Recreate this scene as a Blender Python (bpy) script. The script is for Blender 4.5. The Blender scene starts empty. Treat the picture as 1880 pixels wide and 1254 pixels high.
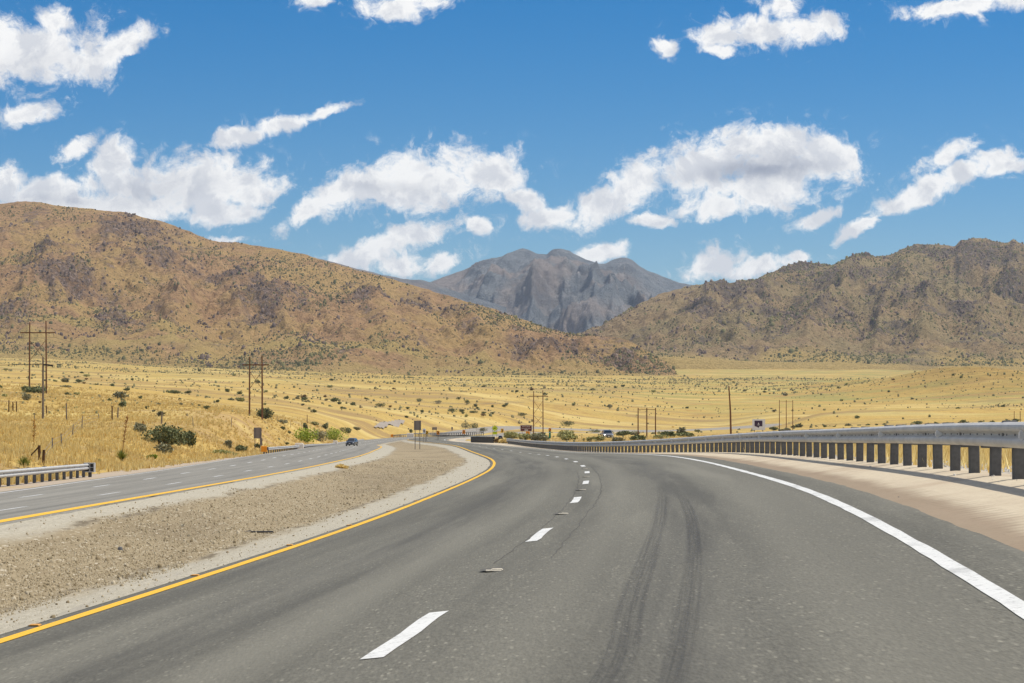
SKY_SAT, SKY_VAL, SKY_HUE, CLOUD_STR, SUN_E, EXPO, HAZE = 1.55, .87, .502, .96, 4.0, .14, 3.4e-5
import bpy, bmesh, math, random
import numpy as np
from mathutils import Vector, Matrix
rnd = random.Random(7)
RG = np.random.default_rng(11)
scene = bpy.context.scene
COL = scene.collection
F = 4000.0          # focal length in photo pixels (photo 1880 wide)
CX, HY = 940.0, 770.0   # optical axis column, horizon row

# ------------------------------------------------------------------ helpers
def P(x, y, Y):
    return ((x - CX) / F * Y, Y, (HY - y) / F * Y)

def sm(t):
    t = np.clip(t, 0, 1)
    return t * t * (3 - 2 * t)

class Sp:
    """natural cubic spline"""
    def __init__(s, pts):
        s.x = np.array([p[0] for p in pts], float); s.y = np.array([p[1] for p in pts], float)
        n = len(s.x); h = np.diff(s.x); A = np.zeros((n, n)); r = np.zeros(n)
        A[0, 0] = A[-1, -1] = 1
        for i in range(1, n - 1):
            A[i, i-1] = h[i-1]; A[i, i] = 2 * (h[i-1] + h[i]); A[i, i+1] = h[i]
            r[i] = 6 * ((s.y[i+1] - s.y[i]) / h[i] - (s.y[i] - s.y[i-1]) / h[i-1])
        s.m = np.linalg.solve(A, r); s.h = h
    def __call__(s, t):
        t = np.clip(np.asarray(t, float), s.x[0], s.x[-1])
        i = np.clip(np.searchsorted(s.x, t) - 1, 0, len(s.h) - 1)
        a = s.x[i+1] - t; b = t - s.x[i]; h = s.h[i]
        return (s.m[i] * a**3 + s.m[i+1] * b**3) / (6*h) + (s.y[i]/h - s.m[i]*h/6) * a + (s.y[i+1]/h - s.m[i+1]*h/6) * b

class Li:
    def __init__(s, pts): s.x = [p[0] for p in pts]; s.y = [p[1] for p in pts]
    def __call__(s, t): return np.interp(t, s.x, s.y)

def _hash(ix, iy, seed):
    h = (ix.astype(np.int64) * 374761393 + iy.astype(np.int64) * 668265263 + seed * 974634777) & 0x7fffffff
    h = ((h ^ (h >> 13)) * 1274126177) & 0x7fffffff
    h = h ^ (h >> 16)
    return (h & 0xffff) / 65535.0
def vnoise(x, y, seed=0):
    ix = np.floor(x); iy = np.floor(y); fx = x - ix; fy = y - iy
    fx = fx*fx*fx*(fx*(fx*6-15)+10); fy = fy*fy*fy*(fy*(fy*6-15)+10)
    a = _hash(ix, iy, seed); b = _hash(ix+1, iy, seed); c = _hash(ix, iy+1, seed); d = _hash(ix+1, iy+1, seed)
    return (a + (b-a)*fx + (c-a)*fy + (a-b-c+d)*fx*fy) * 2 - 1
def fbm(x, y, octv=4, seed=0, gain=.5):
    s = 0; a = 1; n = 0
    for o in range(octv):
        s = s + a * vnoise(x * 2**o + 17.3*o, y * 2**o - 9.1*o, seed + o); n += a; a *= gain
    return s / n
def ridged(x, y, octv=4, seed=0, gain=.55):
    s = 0; a = 1; n = 0
    for o in range(octv):
        s = s + a * (1 - np.abs(vnoise(x * 2**o + 5.3*o, y * 2**o + 3.7*o, seed + o)) * 2); n += a; a *= gain
    return s / n

# ------------------------------------------------------------------ road alignment (metres; camera at the origin looking along +Y)
R_X = Sp([(-30,-5.4),(0,-2.05),(14,-.70),(27,.38),(39,1.16),(51,1.73),(63,2.17),(75,2.45),(88,2.56),(100,2.49),(113,2.30),(128,1.95),(142,1.5),(155,.95),(190,-1.1),(250,-5.2),(350,-12),(440,-17),(600,-20),(700,-16.5),(800,-8)])
R_Z = Sp([(-30,-1.52),(0,-1.44),(14,-1.425),(27,-1.428),(39,-1.457),(51,-1.50),(63,-1.56),(75,-1.636),(88,-1.73),(100,-1.84),(113,-1.966),(128,-2.12),(142,-2.28),(155,-2.41),(190,-2.62),(250,-2.97),(350,-3.6),(440,-4.2),(600,-5.1),(800,-6)])
YX_o = Sp([(-30,-3.66),(0,-3.66),(40,-3.66),(75,-3.64),(88,-3.5),(100,-3.36),(113,-3.22),(138,-3.25),(155,-3.6),(190,-3.55),(250,-3.6),(800,-3.66)])
YZ_o = Sp([(-30,-.366),(0,-.366),(60,-.366),(88,-.365),(100,-.355),(113,-.325),(138,-.17),(155,0.02),(190,.22),(250,.22),(350,.15),(800,0.1)])
WZ_o = Sp([(-30,.366),(0,.366),(27,.36),(39,.31),(51,.265),(75,.25),(100,.2),(113,.15),(155,.04),(190,-.02),(290,-.08),(800,-.1)])
G_X = Sp([(-30,.4),(0,3.75),(14,5.1),(27.6,6.22),(45.8,7.24),(69,8.15),(85,8.48),(98,8.45),(115,7.9),(130,7.1),(145,6.2),(165,5.05),(190,3.8),(240,1.3),(290,-.7),(350,-5.2),(440,-11),(600,-14.2),(800,-2)])
G_Z = Sp([(-30,-.75),(0,-.73),(14,-.735),(27.6,-.745),(45.8,-.89),(69,-1.10),(98,-1.48),(115,-1.75),(145,-2.2),(190,-2.65),(290,-3.26),(350,-3.75),(440,-4.4),(600,-5.3),(800,-6.2)])
L_X = Sp([(-30,-10.5),(0,-10.45),(20,-10.45),(46,-10.6),(58,-10.75),(70,-10.9),(82,-11.12),(94,-11.43),(107,-11.84),(119,-12.27),(131,-12.72),(143,-13.22),(155,-13.75),(168,-14.34),(180,-14.9),(230,-17.5),(300,-21.8),(370,-26.5),(440,-30.4),(520,-33),(600,-33.5),(700,-31.5),(800,-26)])
L_Z = Sp([(-30,-1.5),(0,-1.64),(20,-1.75),(46,-1.92),(58,-2.01),(70,-2.09),(82,-2.17),(94,-2.25),(107,-2.35),(119,-2.45),(131,-2.53),(143,-2.61),(155,-2.69),(168,-2.76),(180,-2.84),(230,-3.25),(300,-3.9),(370,-4.55),(440,-5.2),(520,-5.6),(600,-5.75),(700,-6.0),(800,-6.3)])
LYZ_o = Sp([(-30,.45),(0,.45),(46,.42),(94,.38),(180,.3),(300,.2),(600,0),(800,0)])
LWZ_o = Sp([(-30,-.55),(0,-.55),(76,-.53),(120,-.42),(160,-.33),(200,-.27),(300,-.15),(440,-.05),(800,.1)])
LG_o = Sp([(-30,-9.8),(0,-9.8),(112,-9.8),(180,-9.3),(240,-8.5),(800,-8.5)])
LGZ_o = Sp([(-30,-.6),(0,-.6),(112,-.58),(240,-.5),(370,-.45),(505,-.5),(800,-.2)])
WR = Li([(-30,.7),(20,.75),(30,.85),(52,1.2),(95,1.75),(153,1.3),(250,1.2),(800,1)])
WL = Li([(-30,.4),(27,.5),(54,.8),(87,.95),(130,1.3),(200,1.5),(800,1.5)])
def med_dip(t):     # hollow of the median, t 0..1 across
    return -.16 * np.sin(np.clip(t, 0, 1) * math.pi)

LINES = ['Lo', 'Lg', 'Lw', 'Ld', 'Ly', 'M1', 'M2', 'M3', 'Ry', 'Rd', 'Rw', 'Rg', 'Ro']
def cross(Y):
    """X and Z of the lines across both carriageways at each Y"""
    Y = np.asarray(Y, float)
    ld = L_X(Y); lz = L_Z(Y); rd = R_X(Y); rz = R_Z(Y)
    lyx, lyz = ld + 3.66, lz + LYZ_o(Y); ryx, ryz = rd + YX_o(Y), rz + YZ_o(Y)
    gx, gz = G_X(Y), G_Z(Y)
    gx = np.maximum(gx, rd + 4.4)
    X = [ld + LG_o(Y) - 1.6, ld + LG_o(Y), ld - 7.32, ld, lyx]
    Z = [lz + LGZ_o(Y), lz + LGZ_o(Y), lz + LWZ_o(Y), lz, lyz]
    for t in (.25, .5, .75):
        X.append(lyx + (ryx - lyx) * t); Z.append(lyz + (ryz - lyz) * t + med_dip(t))
    X += [ryx, rd, rd + 3.66, gx, gx + 2.6]
    Z += [ryz, rz, rz + WZ_o(Y), gz, gz - .03]
    return np.array(X), np.array(Z)

# ------------------------------------------------------------------ open terrain: thin-plate surface through sighted points
CT = [  # photo column, row, distance
 (-500,905,60),(-500,850,90),(-500,760,260),(-500,700,600),(-500,660,1800),(-500,640,2800),
 (0,893,92),(0,862,112),(0,815,160),(0,790,210),(0,768,290),(0,738,370),(0,716,500),(0,690,900),(0,664,2000),(0,655,2800),
 (150,873,113),(150,845,135),(150,808,190),(150,782,260),(150,752,350),(150,722,520),(150,694,1000),(150,668,2100),(150,660,2800),
 (300,857,147),(300,830,172),(300,797,220),(300,768,300),(300,742,450),(300,718,720),(300,694,1250),(300,674,2300),
 (420,838,195),(430,818,220),(430,795,260),(430,775,310),(460,766,375),(460,752,640),(460,722,900),(460,694,1600),(460,678,2500),
 (520,815,300),(520,790,360),(520,775,470),(520,752,680),
 (565,821,372),(565,797,415),(565,780,560),(565,752,740),(565,720,1020),(565,694,1800),(565,682,2500),
 (612,814,500),(612,797,520),(612,783,640),(620,758,820),(620,722,1100),(620,694,1900),
 (662,807,600),(670,797,660),(690,785,730),(720,800,680),(720,783,770),(720,757,900),(720,722,1150),(720,694,2000),(720,684,2600),
 (800,798,810),(800,788,850),(800,765,930),(800,735,1080),(800,705,1700),(800,686,2600),
 (900,798,840),(900,789,900),(900,765,980),(900,735,1120),(900,705,1800),(900,685,2700),
 (930,809,330),(935,804,480),(960,800,700),(1000,811,320),(1000,803,520),(1000,798,820),(1050,798,900),(1050,790.5,990),(1050,770,1090),(1050,730,1300),(1050,700,2000),(1050,684,2800),
 (1100,818,185),(1100,808,300),(1100,803,520),(1200,819,160),(1200,808,280),(1200,801,520),(1200,796.5,960),(1200,789.5,1050),(1200,770,1150),(1200,730,1400),(1200,700,2200),(1200,684,2900),
 (1330,822,120),(1330,808,250),(1330,798,520),(1330,795.5,1000),(1330,788,1090),(1330,765,1200),(1330,725,1500),(1330,695,2300),(1330,682,3000),
 (1400,805,240),(1400,793,560),(1400,787,800),(1400,765,1150),
 (1500,822,90),(1500,806,210),(1500,790,560),(1500,780,850),(1500,755,1200),(1500,720,1600),(1500,692,2500),(1500,680,3200),
 (1700,832,60),(1700,812,130),(1700,796,340),(1700,782,650),(1700,758,1100),(1700,720,1700),(1700,690,2700),(1700,680,3300),
 (1846,848,40),(1846,835,55),(1846,812,120),(1846,796,300),(1846,780,600),(1846,758,1000),(1846,720,1700),(1846,692,2700),(1846,682,3300),
 (2400,850,50),(2400,810,140),(2400,775,600),(2400,740,1200),(2400,700,2600),(2400,690,3300)]
C0 = 40.0
def _uv(X, Y):
    q = np.maximum(np.asarray(Y, float) + C0, 4.0)
    return np.asarray(X, float) / q * 4.0, np.log(q) * .8
_cp = np.array([P(*c) for c in CT])
_far = []
for x in (-2500, -1200, -500, 0, 500, 940, 1500, 2000, 2900, 4000):
    for Yf, e in ((4500, .0245), (7000, .018), (12000, .011)):
        _far.append(((x - CX) / F * Yf, Yf, e * Yf))
for x, Yn, z in ((-60,-30,-1.4),(-30,-30,-1.9),(30,-30,-1.0),(60,-30,-1.2),(-60,20,-1),(60,20,-1.0),(-160,60,1),(160,60,-1.2),(-600,300,16),(600,300,-3),(-1500,900,30),(1500,900,3),(14,-30,-.8),(9.5,0,-.77),(10.2,14,-.77),(14,20,-.8),(-25,-30,-2.1),(-24,0,-2.3),(-24,30,-2.4)):
    _far.append((x, Yn, z))
_cp = np.vstack([_cp, np.array(_far)])
_cu, _cv = _uv(_cp[:, 0], _cp[:, 1]); _ce = _cp[:, 2] / (_cp[:, 1] + C0)
def _phi(r2): return np.where(r2 > 1e-12, .5 * r2 * np.log(np.maximum(r2, 1e-12)), 0)
_n = len(_cu)
_A = np.zeros((_n + 3, _n + 3))
_A[:_n, :_n] = _phi((_cu[:, None] - _cu)**2 + (_cv[:, None] - _cv)**2) + np.eye(_n) * .0006
_A[:_n, _n:] = np.stack([np.ones(_n), _cu, _cv], 1); _A[_n:, :_n] = _A[:_n, _n:].T
_w = np.linalg.solve(_A, np.concatenate([_ce, np.zeros(3)]))
def tps(X, Y):
    u, v = _uv(X, Y); sh = u.shape; u = u.ravel(); v = v.ravel(); out = np.empty(len(u))
    for i in range(0, len(u), 20000):
        a, b = u[i:i+20000], v[i:i+20000]
        out[i:i+20000] = _phi((a[:, None] - _cu)**2 + (b[:, None] - _cv)**2) @ _w[:_n] + _w[_n] + _w[_n+1]*a + _w[_n+2]*b
    return (out.reshape(sh)) * (np.asarray(Y, float) + C0)

FAR_R = [(-7.8, 790),(3,850),(24,905),(60,955),(100,985),(134,1001)]
FAR_L = [(-28, 790),(-14,870),(6,945),(46,1005),(96,1040),(134,1055)]
def bend(pts, step=6.0):
    pts = np.array(pts, float); d = np.r_[0, np.cumsum(np.hypot(*np.diff(pts, axis=0).T))]
    s = np.arange(0, d[-1], step); x = Sp(list(zip(d, pts[:, 0])))(s); y = Sp(list(zip(d, pts[:, 1])))(s)
    z = tps(x, y); z = np.convolve(np.pad(z, 6, 'edge'), np.ones(13)/13, 'valid')
    return s, x, y, z
BENDS = [(bend(FAR_R), 6, .10), (bend(FAR_L), 7, .10)]
def ground(X, Y, sink=0.0):
    X = np.asarray(X, float); Y = np.asarray(Y, float); X, Y = np.broadcast_arrays(X, Y)
    shape = X.shape; X = np.atleast_1d(X); Y = np.atleast_1d(Y)
    t = tps(X, Y)
    rel = fbm(X/9, Y/9, 3, 3) * .10 + fbm(X/55, Y/55, 3, 8) * np.clip((Y - 60) / 500, 0.1, 2.0) * .8
    # low washes and banks that run across the plain
    far = sm((Y - 500) / 500) * (1 - sm((Y - 2300) / 600))
    rel = rel + far * (ridged(X/420, Y/95, 3, 21) - .3) * 1.5
    # brown knoll at the right
    kx, ky = (1790 - CX) / F * 1500, 1500
    rel = rel + 21 * np.exp(-((X - kx) / 75)**2 - ((Y - ky) / 150)**2)
    kx, ky = (1640 - CX) / F * 1750, 1750
    rel = rel + 9 * np.exp(-((X - kx) / 60)**2 - ((Y - ky) / 120)**2)
    rel = rel + 4.2 * np.exp(-(np.minimum(X - 132, 0) / 16)**2 - (np.maximum(X - 150, 0) / 60)**2 - ((Y - 915) / 42)**2)
    Yc = np.clip(Y, -30, 800)
    LX, LZ = cross(Yc)
    road = np.full(X.shape, LZ[0], dtype=float)
    for i in range(len(LX) - 1):
        m = (X >= LX[i]) & (X < LX[i+1])
        f = (X - LX[i]) / np.maximum(LX[i+1] - LX[i], 1e-6)
        road = np.where(m, LZ[i] + (LZ[i+1] - LZ[i]) * f, road)
    road = np.where(X >= LX[-1], LZ[-1], road)
    d = np.maximum(np.maximum(LX[0] - X, X - LX[-1]), 0)
    bw = np.clip(4 + Yc * .02, 4, 14)
    k = sm(d / bw)
    endf = sm((Y - 740) / 60)
    k = np.maximum(k, endf)
    z = road * (1 - k) + (t + rel) * k
    m = (Y > 735) & (Y < 1180) & (X > -70) & (X < 330)
    if m.any():
        xs, ys = X[m], Y[m]; zz = z[m]
        for (s, bx, by, bz), hw, bk in BENDS:
            d2 = (xs[:, None] - bx)**2 + (ys[:, None] - by)**2; j = d2.argmin(1); dd = np.sqrt(d2[np.arange(len(j)), j])
            w = (1 - sm((dd - hw - 3) / 22)) * sm((ys - 790) / 30)
            zz = zz * (1 - w) + (bz[j] - (.35 if sink else 0)) * w
        z = z.copy(); z[m] = zz
    if sink:
        z = z - sink * ((d <= 0.01) & (Y < 800))
    return z.reshape(shape)

# look-up of the ground that a sight line meets first
_lx = np.linspace(-420, 2300, 273); _lY = np.exp(np.linspace(math.log(9), math.log(3600), 620))
_LXX = (_lx[:, None] - CX) / F * _lY[None]
_LZZ = ground(_LXX, np.broadcast_to(_lY[None], _LXX.shape))
_lrow = np.minimum.accumulate(HY - F * _LZZ / _lY[None], axis=1)
def hit(x, y):
    i = int(np.clip(round((x - _lx[0]) / (_lx[1] - _lx[0])), 0, len(_lx) - 1))
    Y = float(np.interp(-y, -_lrow[i], _lY))
    X = (x - CX) / F * Y
    return X, Y, float(ground(X, Y))
# ------------------------------------------------------------------ mesh helpers
def new_obj(name, verts, faces, mats=None, parent=None, smooth=False, fmat=None):
    me = bpy.data.meshes.new(name)
    if isinstance(verts, np.ndarray) and isinstance(faces, np.ndarray):
        nv, nf, k = len(verts), len(faces), faces.shape[1]
        me.vertices.add(nv); me.vertices.foreach_set('co', verts.astype(np.float32).ravel())
        me.loops.add(nf * k); me.loops.foreach_set('vertex_index', faces.astype(np.int32).ravel())
        me.polygons.add(nf); me.polygons.foreach_set('loop_start', np.arange(0, nf * k, k, dtype=np.int32))
        me.polygons.foreach_set('loop_total', np.full(nf, k, dtype=np.int32))
        me.update(calc_edges=True)
    else:
        me.from_pydata([tuple(v) for v in verts], [], [tuple(int(i) for i in f) for f in faces]); me.update()
    if mats is not None:
        for m in (mats if isinstance(mats, (list, tuple)) else [mats]): me.materials.append(m)
    if fmat is not None: me.polygons.foreach_set('material_index', np.asarray(fmat, dtype=np.int32))
    if smooth: me.polygons.foreach_set('use_smooth', np.ones(len(me.polygons), dtype=bool))
    o = bpy.data.objects.new(name, me); COL.objects.link(o)
    if parent is not None: o.parent = parent
    return o

def attr(o, name, vals):
    a = o.data.attributes.new(name, 'FLOAT', 'POINT'); a.data.foreach_set('value', np.asarray(vals, np.float32).ravel())

def tag(o, label=None, cat=None, group=None, kind=None):
    if label: o['label'] = label
    if cat: o['category'] = cat
    if group: o['group'] = group
    if kind: o['kind'] = kind
    return o

def empty(name, loc, rz=0.0):
    o = bpy.data.objects.new(name, None); COL.objects.link(o); o.location = loc; o.rotation_euler = (0, 0, rz)
    o.empty_display_size = .2
    return o

class MB:
    """collects shapes into one mesh; each shape may use its own material slot"""
    def __init__(s): s.v = []; s.f = []; s.m = []
    def add(s, vs, fs, mi=0):
        n = len(s.v); s.v += [tuple(v) for v in vs]; s.f += [tuple(i + n for i in f) for f in fs]; s.m += [mi] * len(fs); return s
    def box(s, c, d, mi=0, rz=0.0, bev=0.0):
        hx, hy, hz = d[0]/2, d[1]/2, d[2]/2
        ca, sa = math.cos(rz), math.sin(rz)
        if bev > 0:
            b = min(bev, hx*.9, hy*.9)
            ring = [(-hx+b,-hy),(hx-b,-hy),(hx,-hy+b),(hx,hy-b),(hx-b,hy),(-hx+b,hy),(-hx,hy-b),(-hx,-hy+b)]
            vs = []
            for z, k in ((-hz, 1), (hz - b, 1), (hz, 0)):
                for x, y in ring:
                    if k == 0: x, y = x * (1 - b/hx), y * (1 - b/hy)
                    vs.append((x, y, z))
            fs = [tuple(range(7, -1, -1)), tuple(range(16, 24))]
            for L in (0, 8):
                for i in range(8): fs.append((L+i, L+(i+1) % 8, L+8+(i+1) % 8, L+8+i))
        else:
            vs = [(x, y, z) for z in (-hz, hz) for x, y in ((-hx,-hy),(hx,-hy),(hx,hy),(-hx,hy))]
            fs = [(3,2,1,0),(4,5,6,7),(0,1,5,4),(1,2,6,5),(2,3,7,6),(3,0,4,7)]
        return s.add([(c[0]+x*ca-y*sa, c[1]+x*sa+y*ca, c[2]+z) for x, y, z in vs], fs, mi)
    def tube(s, pts, r, n=8, mi=0, cap=True):
        pts = [Vector(p) for p in pts]; rs = r if isinstance(r, (list, tuple)) else [r] * len(pts)
        vs = []
        for i, p in enumerate(pts):
            t = (pts[min(i+1, len(pts)-1)] - pts[max(i-1, 0)]).normalized()
            a = t.cross(Vector((0, 0, 1)) if abs(t.z) < .9 else Vector((1, 0, 0))).normalized(); b = t.cross(a)
            for k in range(n):
                an = 2 * math.pi * k / n
                vs.append(p + (a * math.cos(an) + b * math.sin(an)) * rs[i])
        fs = []
        for i in range(len(pts) - 1):
            for k in range(n):
                fs.append((i*n+k, i*n+(k+1) % n, (i+1)*n+(k+1) % n, (i+1)*n+k))
        if cap: fs += [tuple(range(n-1, -1, -1)), tuple(range((len(pts)-1)*n, len(pts)*n))]
        return s.add(vs, fs, mi)
    def prism(s, poly, y0, y1, mi=0):
        """polygon in x,z extruded along y"""
        n = len(poly)
        vs = [(p[0], y0, p[1]) for p in poly] + [(p[0], y1, p[1]) for p in poly]
        fs = [tuple(range(n)), tuple(range(2*n-1, n-1, -1))] + [(i, n+i, n+(i+1) % n, (i+1) % n) for i in range(n)]
        return s.add(vs, fs, mi)
    def loft(s, secs, mi=0, cap=True, close=True):
        n = len(secs[0]); vs = [v for q in secs for v in q]; fs = []
        for i in range(len(secs) - 1):
            for k in range(n if close else n - 1):
                fs.append((i*n+k, i*n+(k+1) % n, (i+1)*n+(k+1) % n, (i+1)*n+k))
        if cap: fs += [tuple(range(n-1, -1, -1)), tuple(range((len(secs)-1)*n, len(secs)*n))]
        return s.add(vs, fs, mi)
    def build(s, name, mats, parent=None, smooth=False):
        o = new_obj(name, s.v, s.f, mats, parent, smooth, s.m)
        bm = bmesh.new(); bm.from_mesh(o.data); bmesh.ops.recalc_face_normals(bm, faces=bm.faces); bm.to_mesh(o.data); bm.free()
        return o

def copy_tree(o, parent=None):
    c = o.copy(); COL.objects.link(c)
    if parent is not None: c.parent = parent
    for ch in o.children: copy_tree(ch, c)
    return c

# ------------------------------------------------------------------ materials
class NT:
    def __init__(s, tree): s.t = tree; s.n = tree.nodes; s.l = tree.links
    def node(s, typ, **kw):
        n = s.n.new(typ)
        for k, v in kw.items():
            if k == 'ins':
                for kk, vv in v.items():
                    if hasattr(vv, 'is_linked') or isinstance(vv, bpy.types.NodeSocket): s.l.new(vv, n.inputs[kk])
                    else: n.inputs[kk].default_value = vv
            else: setattr(n, k, v)
        return n
    def math(s, op, a, b=None, c=None, clamp=False):
        n = s.n.new('ShaderNodeMath'); n.operation = op; n.use_clamp = clamp
        for i, v in enumerate((a, b, c)):
            if v is None: continue
            if isinstance(v, bpy.types.NodeSocket): s.l.new(v, n.inputs[i])
            else: n.inputs[i].default_value = v
        return n.outputs[0]
    def noise(s, vec, scale, detail=4, rough=.55, dist=0.0):
        n = s.n.new('ShaderNodeTexNoise'); n.inputs['Scale'].default_value = scale; n.inputs['Detail'].default_value = detail
        n.inputs['Roughness'].default_value = rough; n.inputs['Distortion'].default_value = dist
        if vec is not None: s.l.new(vec, n.inputs['Vector'])
        return n.outputs['Fac']
    def ramp(s, fac, stops, interp='LINEAR'):
        n = s.n.new('ShaderNodeValToRGB'); cr = n.color_ramp; cr.interpolation = interp
        while len(cr.elements) < len(stops): cr.elements.new(.5)
        for e, (p, c) in zip(cr.elements, stops):
            e.position = p; e.color = (c if isinstance(c, (tuple, list)) else (c, c, c))[:3] + (1,) if isinstance(c, tuple) else ((c, c, c, 1) if not isinstance(c, list) else tuple(c[:3]) + (1,))
        s.l.new(fac, n.inputs[0]); return n.outputs['Color']
    def mix(s, fac, a, b, blend='MIX'):
        n = s.n.new('ShaderNodeMix'); n.data_type = 'RGBA'; n.blend_type = blend; n.clamp_factor = True
        for i, v in ((0, fac), (6, a), (7, b)):
            if isinstance(v, bpy.types.NodeSocket): s.l.new(v, n.inputs[i])
            else: n.inputs[i].default_value = v if not isinstance(v, tuple) else (tuple(v) + (1,))[:4]
        return n.outputs[2]
    def mapr(s, v, a, b, c=0.0, d=1.0, smooth=True):
        n = s.n.new('ShaderNodeMapRange'); n.interpolation_type = 'SMOOTHSTEP' if smooth else 'LINEAR'
        s.l.new(v, n.inputs[0])
        for i, q in enumerate((a, b, c, d)): n.inputs[i+1].default_value = q
        return n.outputs[0]
    def attr(s, name):
        n = s.n.new('ShaderNodeAttribute'); n.attribute_name = name; return n.outputs['Fac']
    def scale(s, vec, sc):
        n = s.n.new('ShaderNodeVectorMath'); n.operation = 'MULTIPLY'; s.l.new(vec, n.inputs[0]); n.inputs[1].default_value = sc; return n.outputs[0]

def mat(name, rough=.85, spec=.3, metal=0.0):
    m = bpy.data.materials.new(name); m.use_nodes = True
    t = NT(m.node_tree); b = m.node_tree.nodes['Principled BSDF']
    b.inputs['Roughness'].default_value = rough; b.inputs['Specular IOR Level'].default_value = spec; b.inputs['Metallic'].default_value = metal
    return m, t, b

def pos(t):
    return t.n.new('ShaderNodeNewGeometry').outputs['Position']

def plain_mat(name, col, var=.15, scale=3.0, rough=.8, spec=.3, metal=0.0, coords='object', bump=0.0):
    m, t, b = mat(name, rough, spec, metal)
    tc = t.n.new('ShaderNodeTexCoord').outputs['Object']
    f = t.noise(tc, scale, 5, .6)
    lo = tuple(c * (1 - var) for c in col); hi = tuple(min(1, c * (1 + var)) for c in col)
    t.l.new(t.ramp(f, [(.3, lo), (.7, hi)]), b.inputs['Base Color'])
    if bump:
        bn = t.node('ShaderNodeBump', ins={'Strength': bump, 'Height': f}); t.l.new(bn.outputs[0], b.inputs['Normal'])
    return m

def bump(t, b, h, strength, dist=1.0):
    n = t.node('ShaderNodeBump', ins={'Strength': strength, 'Distance': dist, 'Height': h}); t.l.new(n.outputs[0], b.inputs['Normal'])

# asphalt: lat = metres from the lane dashes, yy = distance along
def asphalt(name, dark, light, lanes):
    m, t, b = mat(name, .75, .25)
    p = pos(t)
    ps = t.scale(p, (1, .22, 1))
    fine = t.noise(ps, 34, 5, .8)
    grit = t.node('ShaderNodeTexVoronoi', ins={'Vector': ps, 'Scale': 48.0}).outputs['Distance']
    col = t.ramp(fine, [(.30, dark), (.5, tuple((a+c)/2 for a, c in zip(dark, light))), (.70, light)])
    stone = t.node('ShaderNodeTexVoronoi', ins={'Vector': ps, 'Scale': 30.0})
    pick = t.mapr(t.node('ShaderNodeSeparateColor', ins={'Color': stone.outputs['Color']}).outputs[0], .80, .84)
    col = t.mix(t.math('MULTIPLY', t.math('MULTIPLY', pick, t.mapr(stone.outputs['Distance'], .2, .45, 1, 0)), .55), col, tuple(c*1.7 for c in light))
    coarse = t.noise(ps, 5, 5, .75)
    col = t.mix(t.mapr(coarse, .38, .66, 0, .5), col, tuple(c*.62 for c in light))
    lat = t.attr('lat')
    # paving passes, drips and polished wheel paths follow the lanes
    q = t.node('ShaderNodeCombineXYZ', ins={0: lat, 1: t.math('MULTIPLY', t.node('ShaderNodeSeparateXYZ', ins={0: p}).outputs[1], .035)}).outputs[0]
    big = t.noise(q, 1.1, 5, .6)
    col = t.mix(t.mapr(big, .44, .62, 0, .36), col, tuple(c*.72 for c in dark), 'MIX')
    col = t.mix(t.mapr(t.noise(q, .8, 4, .6), .5, .66, 0, .35), col, tuple(c*1.12 for c in light))
    for c, w, k in lanes:
        d = t.math('ABSOLUTE', t.math('SUBTRACT', lat, c))
        wob = t.noise(q, 2.2, 4, .65)
        f = t.math('MULTIPLY', t.mapr(d, 0, w, 1, 0), t.math('MULTIPLY', t.mapr(wob, .3, .62, .25, 1), abs(k)))
        col = t.mix(f, col, (.040,.038,.034) if k > 0 else tuple(c*1.25 for c in light))
    t.l.new(col, b.inputs['Base Color'])
    bump(t, b, grit, .35, .01)
    return m

M = {}
M['asphalt'] = asphalt('asphalt', (.080,.075,.056), (.215,.204,.160), [(-1.85,.8,.34),(1.85,.75,.36),(-3.3,.5,.2),(3.2,.7,-.25),(.85,.5,-.25),(-.9,.45,-.25),(2.75,.5,-.2)])
M['asphalt_far'] = asphalt('asphalt_pale', (.185,.175,.145), (.32,.302,.255), [(1.85,.5,.28),(-1.85,.5,.25),(-5.5,.5,.25),(-7.6,.4,.2)])

def paint(name, col, wear):
    m, t, b = mat(name, .6, .4)
    p = pos(t)
    n = t.noise(p, 16, 6, .8); n2 = t.noise(p, 1.3, 3, .6)
    f = t.math('ADD', t.mapr(n, .5, .72, 0, wear), t.mapr(n2, .5, .75, 0, wear * .5))
    dirt = t.mix(t.mapr(t.noise(p, 40, 3, .6), .3, .7, 0, .25), col, tuple(c*.7 for c in col))
    t.l.new(t.mix(f, dirt, (.16,.155,.14)), b.inputs['Base Color']); return m
M['white_paint'] = paint('white_road_paint', (.74,.74,.70), .8)
M['yellow_paint'] = paint('yellow_road_paint', (.84,.47,.010), .22)
M['faint_white'] = paint('worn_white_paint', (.74,.74,.72), .35)

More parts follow.
